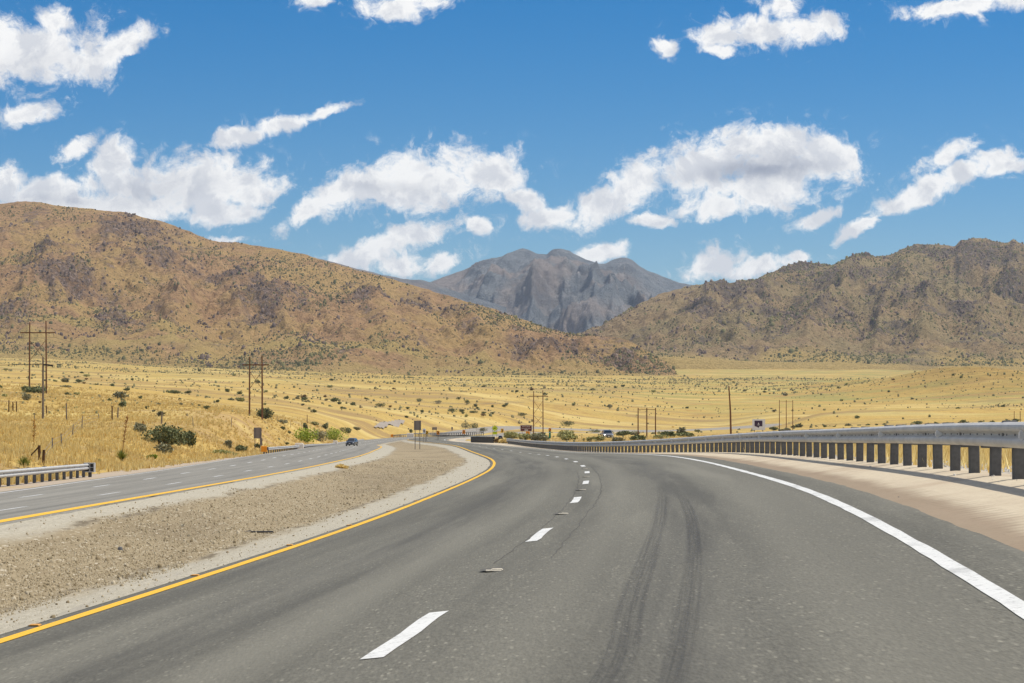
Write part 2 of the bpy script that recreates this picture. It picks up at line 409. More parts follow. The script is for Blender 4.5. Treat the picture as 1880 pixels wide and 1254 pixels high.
def dirt(name, stops, fscale, patch=None, speck=None, bmp=.3):
    m, t, b = mat(name, .95, .1)
    p = pos(t)
    f = t.noise(p, fscale, 6, .75)
    col = t.ramp(f, stops)
    if patch:
        g = t.noise(p, patch[0], 4, .6); col = t.mix(t.mapr(g, patch[1], patch[2], 0, patch[4]), col, patch[3])
    if speck:
        v = t.node('ShaderNodeTexVoronoi', ins={'Vector': p, 'Scale': speck[0], 'Randomness': 1.0})
        bright = t.mapr(v.outputs['Distance'], speck[1]*.5, speck[1], 1, 0)
        pick = t.mapr(t.node('ShaderNodeSeparateColor', ins={'Color': v.outputs['Color']}).outputs[0], speck[2], speck[2] + .05)
        col = t.mix(t.math('MULTIPLY', bright, pick), col, speck[3])
    t.l.new(col, b.inputs['Base Color'])
    if bmp: bump(t, b, f, bmp, .03)
    return m, t, b
M['shoulder_parts'] = dirt('packed_pink_dirt', [(.25,(.46,.385,.28)),(.55,(.56,.485,.36)),(.8,(.62,.545,.415))], 9, (.35,.45,.7,(.36,.27,.19),.5), (9,.12,.93,(.12,.10,.08)))
def shoulder_mat():
    m, t, b = M['shoulder_parts']
    p = pos(t); lat = t.attr('lat'); yv = t.node('ShaderNodeSeparateXYZ', ins={0: p}).outputs[1]
    src = b.inputs['Base Color'].links[0].from_socket
    w = t.math('ADD', lat, t.math('MULTIPLY', t.math('SUBTRACT', t.noise(t.scale(p, (1, .35, 1)), 1.2, 5, .7), .5), .55))
    band = t.math('MULTIPLY', t.mapr(w, 1.15, .75), .8)
    brn = t.mix(t.noise(p, 20, 5, .75), (.17,.125,.085), (.33,.25,.175))
    col = t.mix(band, src, brn)
    row = t.mapr(t.math('SINE', t.math('MULTIPLY', yv, 18.0)), .1, .7)
    inb = t.math('MULTIPLY', t.mapr(lat, .72, .80), t.mapr(lat, 1.22, 1.12))
    col = t.mix(t.math('MULTIPLY', t.math('MULTIPLY', row, inb), t.mapr(t.noise(p, 2.0, 3, .6), .35, .6, .05, .28)), col, (.16,.12,.085))
    dr = t.noise(t.scale(p, (1.2, .12, 1)), 1, 5, .65)
    col = t.mix(t.mapr(dr, .5, .68, 0, .12), col, (.42,.32,.235))
    t.l.new(col, b.inputs['Base Color'])
    return m
M['gravel'] = dirt('white_gravel', [(.2,(.23,.20,.16)),(.5,(.40,.36,.30)),(.8,(.55,.51,.45))], 14, (.5,.5,.7,(.42,.33,.2),.5), (8,.4,.6,(.62,.60,.55)))[0]
M['left_shoulder'] = dirt('left_shoulder_dirt', [(.25,(.36,.29,.215)),(.8,(.50,.42,.33))], 6, (.2,.5,.7,(.46,.33,.13),.5))[0]
M['shoulder'] = shoulder_mat()
# rumble strip rows on the right dirt shoulder: added on top of the packed dirt
def median_mat():
    m, t, b = mat('median_gravel', .95, .1)
    p0 = pos(t); p = t.scale(p0, (1, .25, 1))
    f = t.noise(p, 26, 5, .8)
    light = t.ramp(f, [(.25, (.29,.265,.205)), (.55, (.44,.405,.32)), (.8, (.54,.505,.41))])
    streak = t.noise(t.scale(p0, (5, .25, 1)), 1, 4, .7)
    light = t.mix(t.mapr(streak, .5, .75, 0, .5), light, (.30,.275,.235))
    f2 = t.noise(p, 15, 6, .8)
    brown = t.ramp(f2, [(.22, (.17,.13,.08)), (.5, (.31,.25,.155)), (.78, (.43,.355,.235))])
    big = t.noise(p, .35, 5, .65)
    brown = t.mix(t.mapr(big, .45, .65, 0, .55), brown, (.19,.15,.095))
    for sc, th, rad in ((11, .80, .36), (24, .7, .40)):
        v = t.node('ShaderNodeTexVoronoi', ins={'Vector': p, 'Scale': float(sc)})
        pick = t.mapr(t.node('ShaderNodeSeparateColor', ins={'Color': v.outputs['Color']}).outputs[0], th, th + .04)
        dot = t.mapr(v.outputs['Distance'], rad*.6, rad, 1, 0)
        brown = t.mix(t.math('MULTIPLY', t.math('MULTIPLY', pick, dot), .75), brown, (.56,.50,.385))
    w = t.math('ADD', t.attr('brown'), t.math('MULTIPLY', t.math('SUBTRACT', t.noise(p, .8, 6, .7), .5), 1.1))
    k = t.mapr(w, -.22, .26)
    col = t.mix(k, light, brown)
    edge = t.math('MULTIPLY', t.mapr(t.math('ABSOLUTE', t.math('SUBTRACT', w, .05)), 0, .13, 1, 0), t.mapr(t.noise(p, 2.2, 4, .7), .45, .6))
    col = t.mix(t.math('MULTIPLY', edge, .7), col, (.10,.078,.05))
    t.l.new(col, b.inputs['Base Color'])
    bump(t, b, f2, .5, .04)
    return m
M['median'] = median_mat()

def grass_ground(name='dry_grassland'):
    m, t, b = mat(name, 1.0, .05)
    p = pos(t)
    f = t.noise(p, .9, 8, .72)
    col = t.ramp(f, [(.25, (.29,.20,.066)), (.5, (.475,.33,.105)), (.75, (.62,.46,.17))])
    g = t.noise(p, .05, 6, .68)
    col = t.mix(t.mapr(g, .50, .68, 0, .75), col, (.34,.21,.075))
    # pale straw sheets, brown washes and faint green strips that lie across the plain
    st = t.noise(t.scale(p, (.006, .022, .01)), 1, 9, .72, .4)
    col = t.mix(t.mapr(st, .50, .60, 0, .55), col, (.62,.50,.21))
    st2 = t.noise(t.scale(p, (.007, .028, .01)), 1.0, 9, .74, .6)
    col = t.mix(t.mapr(st2, .505, .575, 0, .72), col, (.30,.205,.10))
    st3 = t.noise(t.scale(p, (.012, .05, .02)), 1.0, 8, .75)
    gm = t.math('MULTIPLY', t.mapr(st3, .485, .57, 0, .85), t.attr('green'))
    col = t.mix(gm, col, (.26,.27,.10))
    sp = t.noise(p, .33, 5, .8)
    col = t.mix(t.math('MULTIPLY', t.mapr(sp, .60, .70, 0, .8), t.attr('farplain')), col, (.13,.13,.055))
    col = t.mix(t.attr('soil'), col, t.ramp(t.noise(p, 1.6, 6, .75), [(.3, (.25,.145,.07)), (.7, (.47,.32,.155))]))
    col = t.mix(t.attr('knoll'), col, t.ramp(t.noise(p, .12, 6, .75), [(.35, (.20,.125,.045)), (.65, (.40,.27,.09))]))
    col = t.mix(t.attr('paved'), col, t.ramp(t.noise(p, .5, 4, .6), [(.3, (.29,.265,.24)), (.7, (.37,.345,.32))]))
    t.l.new(col, b.inputs['Base Color'])
    bump(t, b, f, .6, .25)
    return m
M['grassland'] = grass_ground()

# ------------------------------------------------------------------ ground sheet
def grid_faces(nr, nc):
    i = np.arange((nr-1)*nc).reshape(nr-1, nc)[:, :-1].ravel()
    return np.stack([i, i+1, i+nc+1, i+nc], 1)
ucols = np.concatenate([np.linspace(-1.6, -.30, 40)[:-1], np.linspace(-.30, .30, 330), np.linspace(.30, 1.6, 40)[1:]])
Yrows = np.exp(np.linspace(math.log(8), math.log(9000 + C0), 430)) - C0
YY = np.repeat(Yrows[:, None], len(ucols), 1); XX = ucols[None] * (YY + C0)
ZZ = ground(XX, YY, sink=.35)
terrain = new_obj('terrain', np.stack([XX, YY, ZZ], 2).reshape(-1, 3), grid_faces(len(Yrows), len(ucols)), M['grassland'], smooth=True)
tag(terrain, 'golden dry grass plain rising to the foot of the hills', kind='structure')
_row = HY - F * ZZ / np.maximum(YY, 1); _col = CX + F * XX / np.maximum(YY, 1)
_col = np.where(YY < 5, 940, _col)
attr(terrain, 'green', (.25 + .75 * sm((YY - 1150) / 300)) * sm((YY - 480) / 200) * (1 - sm((YY - 3200) / 600)) * (.35 + .65 * sm((XX + 50) / 300)))
attr(terrain, 'farplain', sm((YY - 900) / 500))
soil = np.exp(-((XX + 41) / 9)**2 - ((YY - 345) / 55)**2) * 1.0
soil = np.clip(soil + .35*np.exp(-((XX + 36) / 6)**2 - ((YY - 262) / 40)**2), 0, 1) * np.clip(fbm(XX/4, YY/9, 4, 5) * 1.8 + .75, 0, 1)
attr(terrain, 'soil', soil * .9)
kx = (1790 - CX) / F * 1500
attr(terrain, 'knoll', np.clip(np.exp(-((XX - kx) / 85)**2 - ((YY - 1480) / 150)**2) + .6 * np.exp(-((XX - (1640-CX)/F*1750) / 70)**2 - ((YY - 1730) / 110)**2), 0, 1) * .85)

def inpoly(x, y, poly):
    r = np.zeros(x.shape, bool); n = len(poly)
    for i in range(n):
        (x0, y0), (x1, y1) = poly[i], poly[(i+1) % n]
        r ^= ((y0 > y) != (y1 > y)) & (x < (x1-x0)*(y-y0)/((y1-y0) or 1e-9) + x0)
    return r
attr(terrain, 'paved', np.zeros(XX.shape))
PULL = [hit(*q)[:2] for q in ((683,785.5),(689,779),(704,773.6),(726,772.8),(751,773),(746,777),(738,781.5),(712,784.5))]
# ------------------------------------------------------------------ ribbons
Ys = np.concatenate([np.arange(-30, 10, 4.0), np.arange(10, 60, .75), np.arange(60, 200, 1.5), np.arange(200, 806, 4.0)])
def surf(X, Y):
    """height of the made ground between the outer lines"""
    LX, LZ = cross(Y); z = np.where(X < LX[0], LZ[0], LZ[-1]).astype(float)
    for i in range(len(LX) - 1):
        m = (X >= LX[i]) & (X <= LX[i+1])
        z = np.where(m, LZ[i] + (LZ[i+1]-LZ[i]) * (X - LX[i]) / np.maximum(LX[i+1]-LX[i], 1e-6), z)
    return z
def ribbon(name, xa, xb, n, off, mats, Yst=None, drop=(0, 0), jag=None, lat0=None, extra=None, mids=()):
    Y = Ys if Yst is None else Yst
    a = xa(Y); b = xb(Y)
    V = []; T = np.linspace(0, 1, n)
    YYY = np.repeat(Y[:, None], n, 1); XXX = a[:, None] + (b - a)[:, None] * T[None]
    if mids:
        st = [a] + [q(Y) for q in mids] + [b]; k = n // (len(st) - 1)
        XXX = np.concatenate([s0[:, None] + (s1 - s0)[:, None] * np.linspace(0, 1, k, endpoint=False)[None] for s0, s1 in zip(st[:-1], st[1:])] + [b[:, None]], 1)
        n = XXX.shape[1]; YYY = np.repeat(Y[:, None], n, 1)
    if jag:
        XXX[:, 0] += fbm(Y / jag[1], Y * 0 + 3.3, 4, 31) * jag[0]; XXX[:, -1] += fbm(Y / jag[1], Y * 0 + 7.7, 4, 37) * jag[0]
    Z = np.stack([surf(XXX[:, j], Y) for j in range(n)], 1) + off
    if drop[0]: Z[:, 0] -= drop[0]
    if drop[1]: Z[:, -1] -= drop[1]
    o = new_obj(name, np.stack([XXX, YYY, Z], 2).reshape(-1, 3), grid_faces(len(Y), n), mats, smooth=True)
    o['kind'] = 'structure'
    if lat0 is not None: attr(o, 'lat', XXX - lat0(Y)[:, None])
    if extra: extra(o, XXX, YYY)
    return o
X_ = lambda i: (lambda Y: cross(Y)[0][LINES.index(i)])
def plus(f, d): return lambda Y: f(Y) + d
Rd, Ry, Rw, Rg, Ro = X_('Rd'), X_('Ry'), X_('Rw'), X_('Rg'), X_('Ro')
Ld, Ly, Lw, Lg, Lo = X_('Ld'), X_('Ly'), X_('Lw'), X_('Lg'), X_('Lo')

tag(ribbon('road', plus(Ry, -.22), plus(Rw, .62), 24, .024, M['asphalt'], drop=(.03, .03), jag=(.10, 1.6), lat0=Rd, mids=(Ry, Rd, Rw)), 'dark asphalt carriageway curving left between the yellow and white lines')
tag(ribbon('road', plus(Lw, -.55), plus(Ly, .1), 28, .024, M['asphalt_far'], drop=(.03, .03), jag=(.08, 1.6), lat0=Ld, mids=(Lw, Ld, Ly)), 'paler three lane carriageway left of the gravel median')
def med_extra(o, X, Y):
    y = Y[:, 0]
    dR = (Ry(y)[:, None] - X) - WR(y)[:, None]; dL = (X - Ly(y)[:, None]) - WL(y)[:, None]
    attr(o, 'brown', np.minimum(dR, dL))
tag(ribbon('median_strip', plus(Ly, .04), plus(Ry, -.12), 33, .0, M['median'], extra=med_extra), 'brown gravel median with pale edges between the two carriageways')
tag(ribbon('road_shoulder', plus(Rw, .35), plus(Rg, .5), 17, .008, M['shoulder'], lat0=Rw), 'packed pinkish dirt shoulder under the right guardrail')
tag(ribbon('road_shoulder', plus(Rg, .4), plus(Rg, 2.9), 9, .0, M['gravel'], drop=(0, .45), jag=(.25, 2.0)), 'loose white gravel strip behind the right guardrail')
tag(ribbon('road_shoulder', plus(Lo, -.2), plus(Lw, -.4), 9, .0, M['left_shoulder'], drop=(.45, 0), jag=(.3, 3.0)), 'narrow dirt shoulder along the left carriageway')

# markings ---------------------------------------------------------
def line(name, f, w, off, m, Y0, Y1, lab, step=None, jag=None):
    Y = Ys[(Ys >= Y0) & (Ys <= Y1)] if step is None else np.arange(Y0, Y1 + step/2, step)
    o = ribbon(name, plus(f, -w/2), plus(f, w/2), 3, off, m, Yst=Y, jag=jag); return tag(o, lab)
line('road_marking', Ry, .135, .029, M['yellow_paint'], -30, 800, 'solid yellow edge line beside the gravel median', jag=(.012, .8))
line('road_marking', Rw, .13, .029, M['white_paint'], -30, 800, 'wide solid white edge line beside the dirt shoulder', jag=(.015, .8))
line('road_marking', Ly, .15, .029, M['yellow_paint'], -30, 800, 'solid yellow edge line of the left carriageway')
line('road_marking', Lw, .17, .029, M['faint_white'], -30, 800, 'solid white outer edge line of the left carriageway')
def dashes(f, w, starts, ln, m, lab):
    vs = []; fs = []
    for s in starts:
        Y = np.linspace(s, s + ln, 7); n0 = len(vs)
        for y in Y:
            e = .012 * rnd.uniform(-1, 1)
            for d in (-w/2, w/2):
                x = float(f(np.array([y]))[0]) + d + e
                vs.append((x, y, float(surf(np.array([x]), np.array([y]))[0]) + .029))
        for i in range(6): fs.append((n0+2*i, n0+2*i+1, n0+2*i+3, n0+2*i+2))
    o = new_obj('road_marking', vs, fs, m); o['kind'] = 'structure'; return tag(o, lab)
dashes(Rd, .14, [12.75 + 12.25*k for k in range(-2, 40)], 3.05, M['white_paint'], 'white lane dashes down the middle of the near carriageway')
dashes(Ld, .17, [44.5 + 12.15*k for k in range(-3, 60)], 3.05, M['faint_white'], 'white lane dashes nearest the median on the left carriageway')
dashes(plus(Ld, -3.66), .17, [52 + 12.15*k for k in range(-3, 60)], 3.4, M['faint_white'], 'white lane dashes of the outer lane on the left carriageway')

# tyre marks, cracks -------------------------------------------------
def marks_mat():
    m, t, b = mat('rubber_marks', .7, .3)
    p = pos(t); q = t.node('ShaderNodeCombineXYZ', ins={0: t.attr('lat'), 1: t.math('MULTIPLY', t.node('ShaderNodeSeparateXYZ', ins={0: p}).outputs[1], .004)}).outputs[0]; f = t.noise(q, 26, 4, .7); g = t.noise(p, 30, 3, .7)
    edge = t.attr('edge')
    a = t.math('MULTIPLY', t.math('MULTIPLY', t.mapr(f, .36, .60, .04, .25), t.mapr(g, .25, .6, .6, 1)), edge)
    t.l.new(a, b.inputs['Alpha']); b.inputs['Base Color'].default_value = (.045,.045,.052,1); return m
M['rubber'] = marks_mat()
def skid(pts, w, lab):
    pts = [(hit(x, y)) for x, y in pts]
    sx = Sp(sorted((p[1], p[0]) for p in pts)); Y = np.linspace(min(p[1] for p in pts), max(p[1] for p in pts), 70); n = 9
    X = sx(Y)[:, None] + np.linspace(-w/2, w/2, n)[None]
    Z = np.stack([surf(X[:, j], Y) for j in range(n)], 1) + .0275
    o = new_obj('tyre_marks', np.stack([X, np.repeat(Y[:, None], n, 1), Z], 2).reshape(-1, 3), grid_faces(len(Y), n), M['rubber'])
    o['kind'] = 'structure'; tag(o, lab)
    e = sm((1 - np.abs(np.linspace(-1, 1, n))) * 3)[None] * sm((Y[-1] - Y) / 16)[:, None] * np.ones((len(Y), n)); attr(o, 'edge', e); attr(o, 'lat', np.repeat(np.linspace(-w/2, w/2, n)[None], len(Y), 0))
skid([(1085,1300),(1118,1254),(1152,1150),(1186,1040),(1208,970),(1216,925),(1214,893)], .22, 'striped grey tyre mark in the right lane, nearer the dashes')
skid([(1222,1300),(1235,1254),(1262,1130),(1273,1040),(1271,970),(1256,922),(1236,895)], .17, 'dark curved tyre mark in the right lane, nearer the edge line')
M['tar'] = plain_mat('tar_crack', (.10,.095,.08), .3, 8)
def crack(pts, w, lab):
    pts = [hit(x, y) for x, y in pts]; sx = Sp(sorted((p[1], p[0]) for p in pts))
    Y = np.linspace(min(p[1] for p in pts), max(p[1] for p in pts), 160); X = sx(Y) + fbm(Y * 1.5, Y*0, 4, 77) * .04
    ww = w * (.6 + .6 * np.abs(fbm(Y * 2, Y*0 + 4, 3, 6)))
    V = np.stack([np.stack([X - ww/2, Y, surf(X, Y) + .0275], 1), np.stack([X + ww/2, Y, surf(X, Y) + .0275], 1)], 1).reshape(-1, 3)
    o = new_obj('road_crack', V, grid_faces(len(Y), 2), M['tar']); o['kind'] = 'structure'; tag(o, lab)
crack([(1010,1030),(1048,985),(1075,950),(1096,920),(1104,895),(1100,875),(1085,858)], .016, 'thin dark seam right of the lane dashes')
crack([(905,1040),(960,1000),(1020,950),(1050,915),(1062,890),(1060,868)], .015, 'thin dark seam left of the lane dashes')

# far sweep of the road to the right --------------------------------------
def sweep(bd, hw, bank, m, lab):
    s, x, y, zc = bd
    tx, ty = np.gradient(x), np.gradient(y); L = np.hypot(tx, ty); nx, ny = -ty/L, tx/L
    n = 9; q = np.linspace(-hw, hw, n); k = sm((s - 10) / 60)[:, None]
    Z = zc[:, None] + .12 + k * .25 + q[None] * bank * k
    Z[:, 0] -= .5 * k[:, 0]; Z[:, -1] -= .5 * k[:, 0]
    o = new_obj('road', np.stack([x[:, None] + nx[:, None]*q, y[:, None] + ny[:, None]*q, Z], 2).reshape(-1, 3), grid_faces(len(s), n), m, smooth=True); o['kind'] = 'structure'; tag(o, lab)
    attr(o, 'lat', np.repeat(q[None], len(s), 0))
M['asphalt_pale'] = asphalt('far_pale_asphalt', (.25,.225,.18), (.39,.35,.285), [])  # paler asphalt tone for the distant bends
sweep(*BENDS[0], M['asphalt_pale'], 'distant bend of the near carriageway sweeping right across the plain')
sweep(*BENDS[1], M['asphalt_pale'], 'distant bend of the left carriageway sweeping right across the plain')

# paved pull-out laid on the ground sheet
def sheet_h(X, Y):
    r = (np.log(Y + C0) - math.log(8)) / (math.log(9000 + C0) - math.log(8)) * (len(Yrows) - 1); i = np.clip(r.astype(int), 0, len(Yrows) - 2)
    fr = (Y - Yrows[i]) / (Yrows[i+1] - Yrows[i]); u = X / (Y + C0); j = np.clip(np.searchsorted(ucols, u) - 1, 0, len(ucols) - 2); fu = (u - ucols[j]) / (ucols[j+1] - ucols[j])
    return (ZZ[i, j]*(1-fu) + ZZ[i, j+1]*fu)*(1-fr) + (ZZ[i+1, j]*(1-fu) + ZZ[i+1, j+1]*fu)*fr
pa = np.array(PULL); gx = np.arange(pa[:, 0].min(), pa[:, 0].max(), .8); gy = np.arange(pa[:, 1].min(), pa[:, 1].max(), 2.0)
GX, GY = np.meshgrid(gx, gy); ins = inpoly(GX + fbm(GX/6, GY/20, 3, 2)*.3, GY, PULL); GZ = sheet_h(GX, GY) + .45
fa = grid_faces(len(gy), len(gx)); fa = fa[ins.ravel()[fa].all(1)]
M['pullout'] = plain_mat('pale_paving', (.31,.265,.215), .12, .3)
po = new_obj('path', np.stack([GX, GY, GZ], 2).reshape(-1, 3), fa, M['pullout']); po['kind'] = 'structure'; tag(po, 'pale paved pull-out on the grass slope above the bend')
# ------------------------------------------------------------------ hills
def hill_mat(name, base, rock, grass, shrub, ks):
    m, t, b = mat(name, 1.0, .05)
    p = pos(t)
    f = t.noise(p, .07, 10, .82)
    col = t.ramp(f, [(.28, base[0]), (.5, base[1]), (.72, base[2])])
    g = t.noise(p, .0065, 7, .66)
    col = t.mix(t.mapr(g, .44, .60, 0, .8), col, t.mix(t.noise(p, .06, 6, .8), grass[0], grass[1]))
    # outcrops
    r = t.noise(p, .012, 7, .70, .5); rk = t.noise(p, .11, 6, .75)
    rm = t.math('MULTIPLY', t.mapr(r, .535, .62), t.mapr(rk, .42, .56, .15, 1))
    col = t.mix(t.math('MULTIPLY', rm, ks[0]), col, t.mix(t.mapr(rk, .45, .65), rock[0], rock[1]))
    col = t.mix(t.math('MULTIPLY', t.attr('rock'), t.mapr(rk, .38, .56, .3, 1)), col, t.mix(t.mapr(rk, .45, .65), rock[0], rock[1]))
    v = t.node('ShaderNodeTexVoronoi', ins={'Vector': p, 'Scale': .13})
    dot = t.mapr(v.outputs['Distance'], .18, .42, 1, 0)
    pick = t.mapr(t.noise(p, .035, 4, .7), .42, .62, .25, 1)
    col = t.mix(t.math('MULTIPLY', t.math('MULTIPLY', dot, pick), ks[1]), col, shrub)
    col = t.mix(t.attr('foot'), col, t.ramp(t.noise(p, .2, 7, .75), [(.3, (.42,.29,.105)), (.7, (.68,.51,.21))]))
    t.l.new(col, b.inputs['Base Color'])
    h = t.math('ADD', t.noise(p, .06, 8, .75), t.math('MULTIPLY', rk, .8))
    bump(t, b, h, .9, 14.0)
    return m
M['hill'] = hill_mat('brown_hillside', [(.20,.122,.064),(.50,.31,.16),(.72,.49,.255)], [(.11,.078,.064),(.42,.315,.25)], [(.48,.31,.125),(.68,.48,.20)], (.10,.085,.045), (.85,.7))
M['hill2'] = hill_mat('dusky_hillside', [(.19,.13,.07),(.40,.285,.155),(.60,.44,.24)], [(.085,.07,.064),(.30,.245,.20)], [(.26,.215,.11),(.50,.385,.20)], (.09,.085,.05), (.95,.75))
def peak_mat():
    m, t, b = mat('haze_tinted_grey_rock', 1.0, .05)
    p = pos(t); f = t.noise(p, .012, 10, .78); g = t.noise(p, .0020, 6, .6)
    col = t.ramp(f, [(.3, (.145,.165,.185)), (.55, (.29,.31,.325)), (.75, (.46,.465,.455))])  # bluish greys put the distance haze into the rock colour
    col = t.mix(t.mapr(g, .44, .57, 0, .72), col, t.mix(t.noise(p, .02, 6, .8), (0.312,0.254,0.227), (0.585,0.481,0.403)))  # warm patches stand in for sunlit faces, put into the colour
    col = t.mix(t.math('MULTIPLY', t.attr('gully'), t.mapr(t.noise(p, .008, 5, .7), .38, .60, 0, .55)), col, (0.650,0.611,0.559))
    col = t.mix(t.math('MULTIPLY', t.attr('rock'), .4), col, (0.111,0.107,0.114))
    t.l.new(col, b.inputs['Base Color']); bump(t, b, f, 1.0, 60.0); return m
M['peak'] = peak_mat()

def hill(name, sil, foot, Yf, Yr, m, seed, amp, x0, x1, step, lab, rows=90, prof=1.0, spur=1.0, jag=2.0, gullies=None, rocks=None, foot_h=.08, spines=None):
    xs = np.arange(x0, x1 + step, step); s = Sp(sil); sl = Li(sil); f = Li(foot)
    S = sl(xs); S = np.convolve(np.pad(S, 1, 'edge'), np.ones(3)/3, 'valid')
    S = S + fbm(xs/14, xs*0, 4, seed) * jag
    S0 = np.convolve(np.pad(S, 30, 'edge'), np.ones(61)/61, 'valid'); S0 = np.maximum(S0, S)
    Fo = f(xs); yf = Li(Yf)(xs); yr = Li(Yr)(xs)
    T = np.concatenate([np.linspace(-.12, 1, rows), 1 + np.linspace(.06, 1, 10)])
    Tg = np.repeat(T[None], len(xs), 0); Xp = np.repeat(xs[:, None], len(T), 1)
    tt = np.clip(Tg, -.2, 1)
    Yv = yf[:, None] + (yr - yf)[:, None] * Tg
    rowp = Fo[:, None] + (S0 - Fo)[:, None] * np.sign(tt) * np.abs(tt)**prof + (S - S0)[:, None] * np.clip(tt, 0, 1)**14
    X = (Xp - CX) / F * Yv; Z = (HY - rowp) / F * Yv
    back = np.clip(Tg - 1, 0, None)
    Z = Z - back * (yr - yf)[:, None] * .55 * (1 + 0*Z)
    env = np.sin(np.clip(tt, 0, 1) * math.pi)**.75 * np.clip((Fo - S) / 90, 0, 1)[:, None]
    sc = (yr - yf).mean()
    sp = ridged(X / (amp*5.5) + Yv / (amp * 30) + fbm(X/(amp*6), Yv/(amp*6), 3, seed+7)*.5, Yv / (amp * 16), 5, seed + 3) - .45
    Z = Z + env * (sp * amp * spur + fbm(X/(amp*2.2), Yv/(amp*3.4), 6, seed + 5, .64) * amp * .85)
    rk_ = np.zeros(X.shape)
    for rx, ry, rw, rh in (rocks or []): rk_ = np.maximum(rk_, np.exp(-((Xp - rx)/(rw*1.15))**2 - ((rowp - ry)/(rh*1.3))**2))
    q_ = amp / 30
    Z = Z + np.clip(env * 1.6, 0, 1) * (rk_ * (ridged(X/(26*q_), Yv/(34*q_), 4, seed + 41) + .35) * 9 * q_ + fbm(X/(15*q_), Yv/(24*q_), 4, seed + 43) * 4.0 * q_)
    for pl, A_, wd in (spines or []):
        gx = np.interp(rowp, [q[1] for q in pl], [q[0] for q in pl]) + fbm(rowp/16, rowp*0 + pl[0][0], 3, 3) * 7
        inr = sm((rowp - pl[0][1] - (14 if amp > 60 else 2)) / (46 if amp > 60 else 22)) * (1 - sm((rowp - pl[-1][1] + 30) / 30))
        Z = Z + A_ * (.52 if amp > 60 else .55) * inr * env**1.25 * np.exp(-np.abs(Xp - gx) / wd)
    Z = Z - sm(-Tg / .12) * 60
    o = new_obj(name, np.stack([X, Yv, Z], 2).reshape(-1, 3), grid_faces(len(xs), len(T)), m, smooth=True)
    o['kind'] = 'structure'; tag(o, lab)
    attr(o, 'foot', (1 - sm((tt - .0) / foot_h + fbm(X/70, Yv/70, 4, seed) * 1.2)) * (Tg < .6))
    r = np.zeros(X.shape)
    for rx, ry, rw, rh in (rocks or []):
        r = np.maximum(r, np.exp(-((Xp - rx)/rw)**2 - ((rowp - ry)/rh)**2))
    attr(o, 'rock', np.clip((r + fbm(Xp/16, rowp/9, 4, seed+9) * .9 * (r > .05)) * 1.3, 0, 1))
    gu = np.zeros(X.shape)
    for pl in (gullies or []):
        gx = Li(sorted((q[1], q[0]) for q in pl))(rowp) + fbm(rowp/9, rowp*0, 3, 3) * 5
        inr = (rowp > min(q[1] for q in pl)) & (rowp < max(q[1] for q in pl))
        gu = np.maximum(gu, np.exp(-((Xp - gx)/1.5)**2) * inr)
    attr(o, 'gully', gu)
    return dict(X=X, Y=Yv, Z=Z, T=Tg, xp=Xp, row=rowp, o=o)

SIL_L = [(-700,470),(-450,420),(-250,385),(-120,385),(0,375),(30,370),(60,369),(100,377),(180,385),(230,390),(290,405),(340,422),(390,442),(440,446),(500,455),(560,467),(600,480),(660,497),(730,515),(780,530),(840,548),(900,566),(960,586),(1010,605),(1050,613),(1090,616),(1130,619),(1160,628),(1185,643),(1205,653),(1235,674),(1248,692),(1300,720)]
HL = hill('hill', SIL_L, [(-700,655),(0,650),(100,657),(200,664),(300,674),(420,683),(600,688),(900,692),(1100,691),(1200,692),(1300,694)],
     [(-700,2500),(300,2450),(600,2400),(900,2450),(1150,2550),(1300,2600)], [(-700,4000),(60,3700),(400,3550),(700,3350),(1000,3050),(1150,2850),(1240,2720),(1300,2640)], M['hill'], 101, 30, -640, 1300, 2.6,
     'large brown rounded hill with dark outcrops, left of the gap', spines=[([(230,390),(290,470),(330,560),(360,660)],26,34),([(60,369),(90,470),(60,560),(40,650)],24,36),([(440,446),(500,520),(540,600),(560,680)],24,30),([(660,497),(700,560),(720,640),(740,685)],20,26),([(340,422),(420,500),(450,590)],20,26),([(840,548),(870,610),(900,680)],14,22)], rows=210, prof=.92, foot_h=.27,
     rocks=[(300,470,45,24),(490,545,45,22),(120,520,60,22),(215,575,50,16),(15,585,25,22),(240,420,60,18),(665,545,30,12),(850,565,30,8),(1150,650,30,7),(760,555,30,14),(420,505,40,10),(1010,640,60,8),(90,470,25,14)])
SIL_R = [(1000,640),(1060,612),(1100,600),(1130,583),(1170,560),(1210,540),(1240,530),(1290,522),(1340,518),(1390,512),(1415,500),(1440,487),(1465,482),(1500,481),(1512,487),(1530,487),(1550,477),(1575,465),(1590,464),(1605,470),(1640,466),(1660,457),(1685,448),(1720,449),(1750,452),(1765,442),(1785,437),(1815,439),(1845,444),(1862,441),(1880,447),(1940,430),(2050,420),(2300,470),(2700,560)]
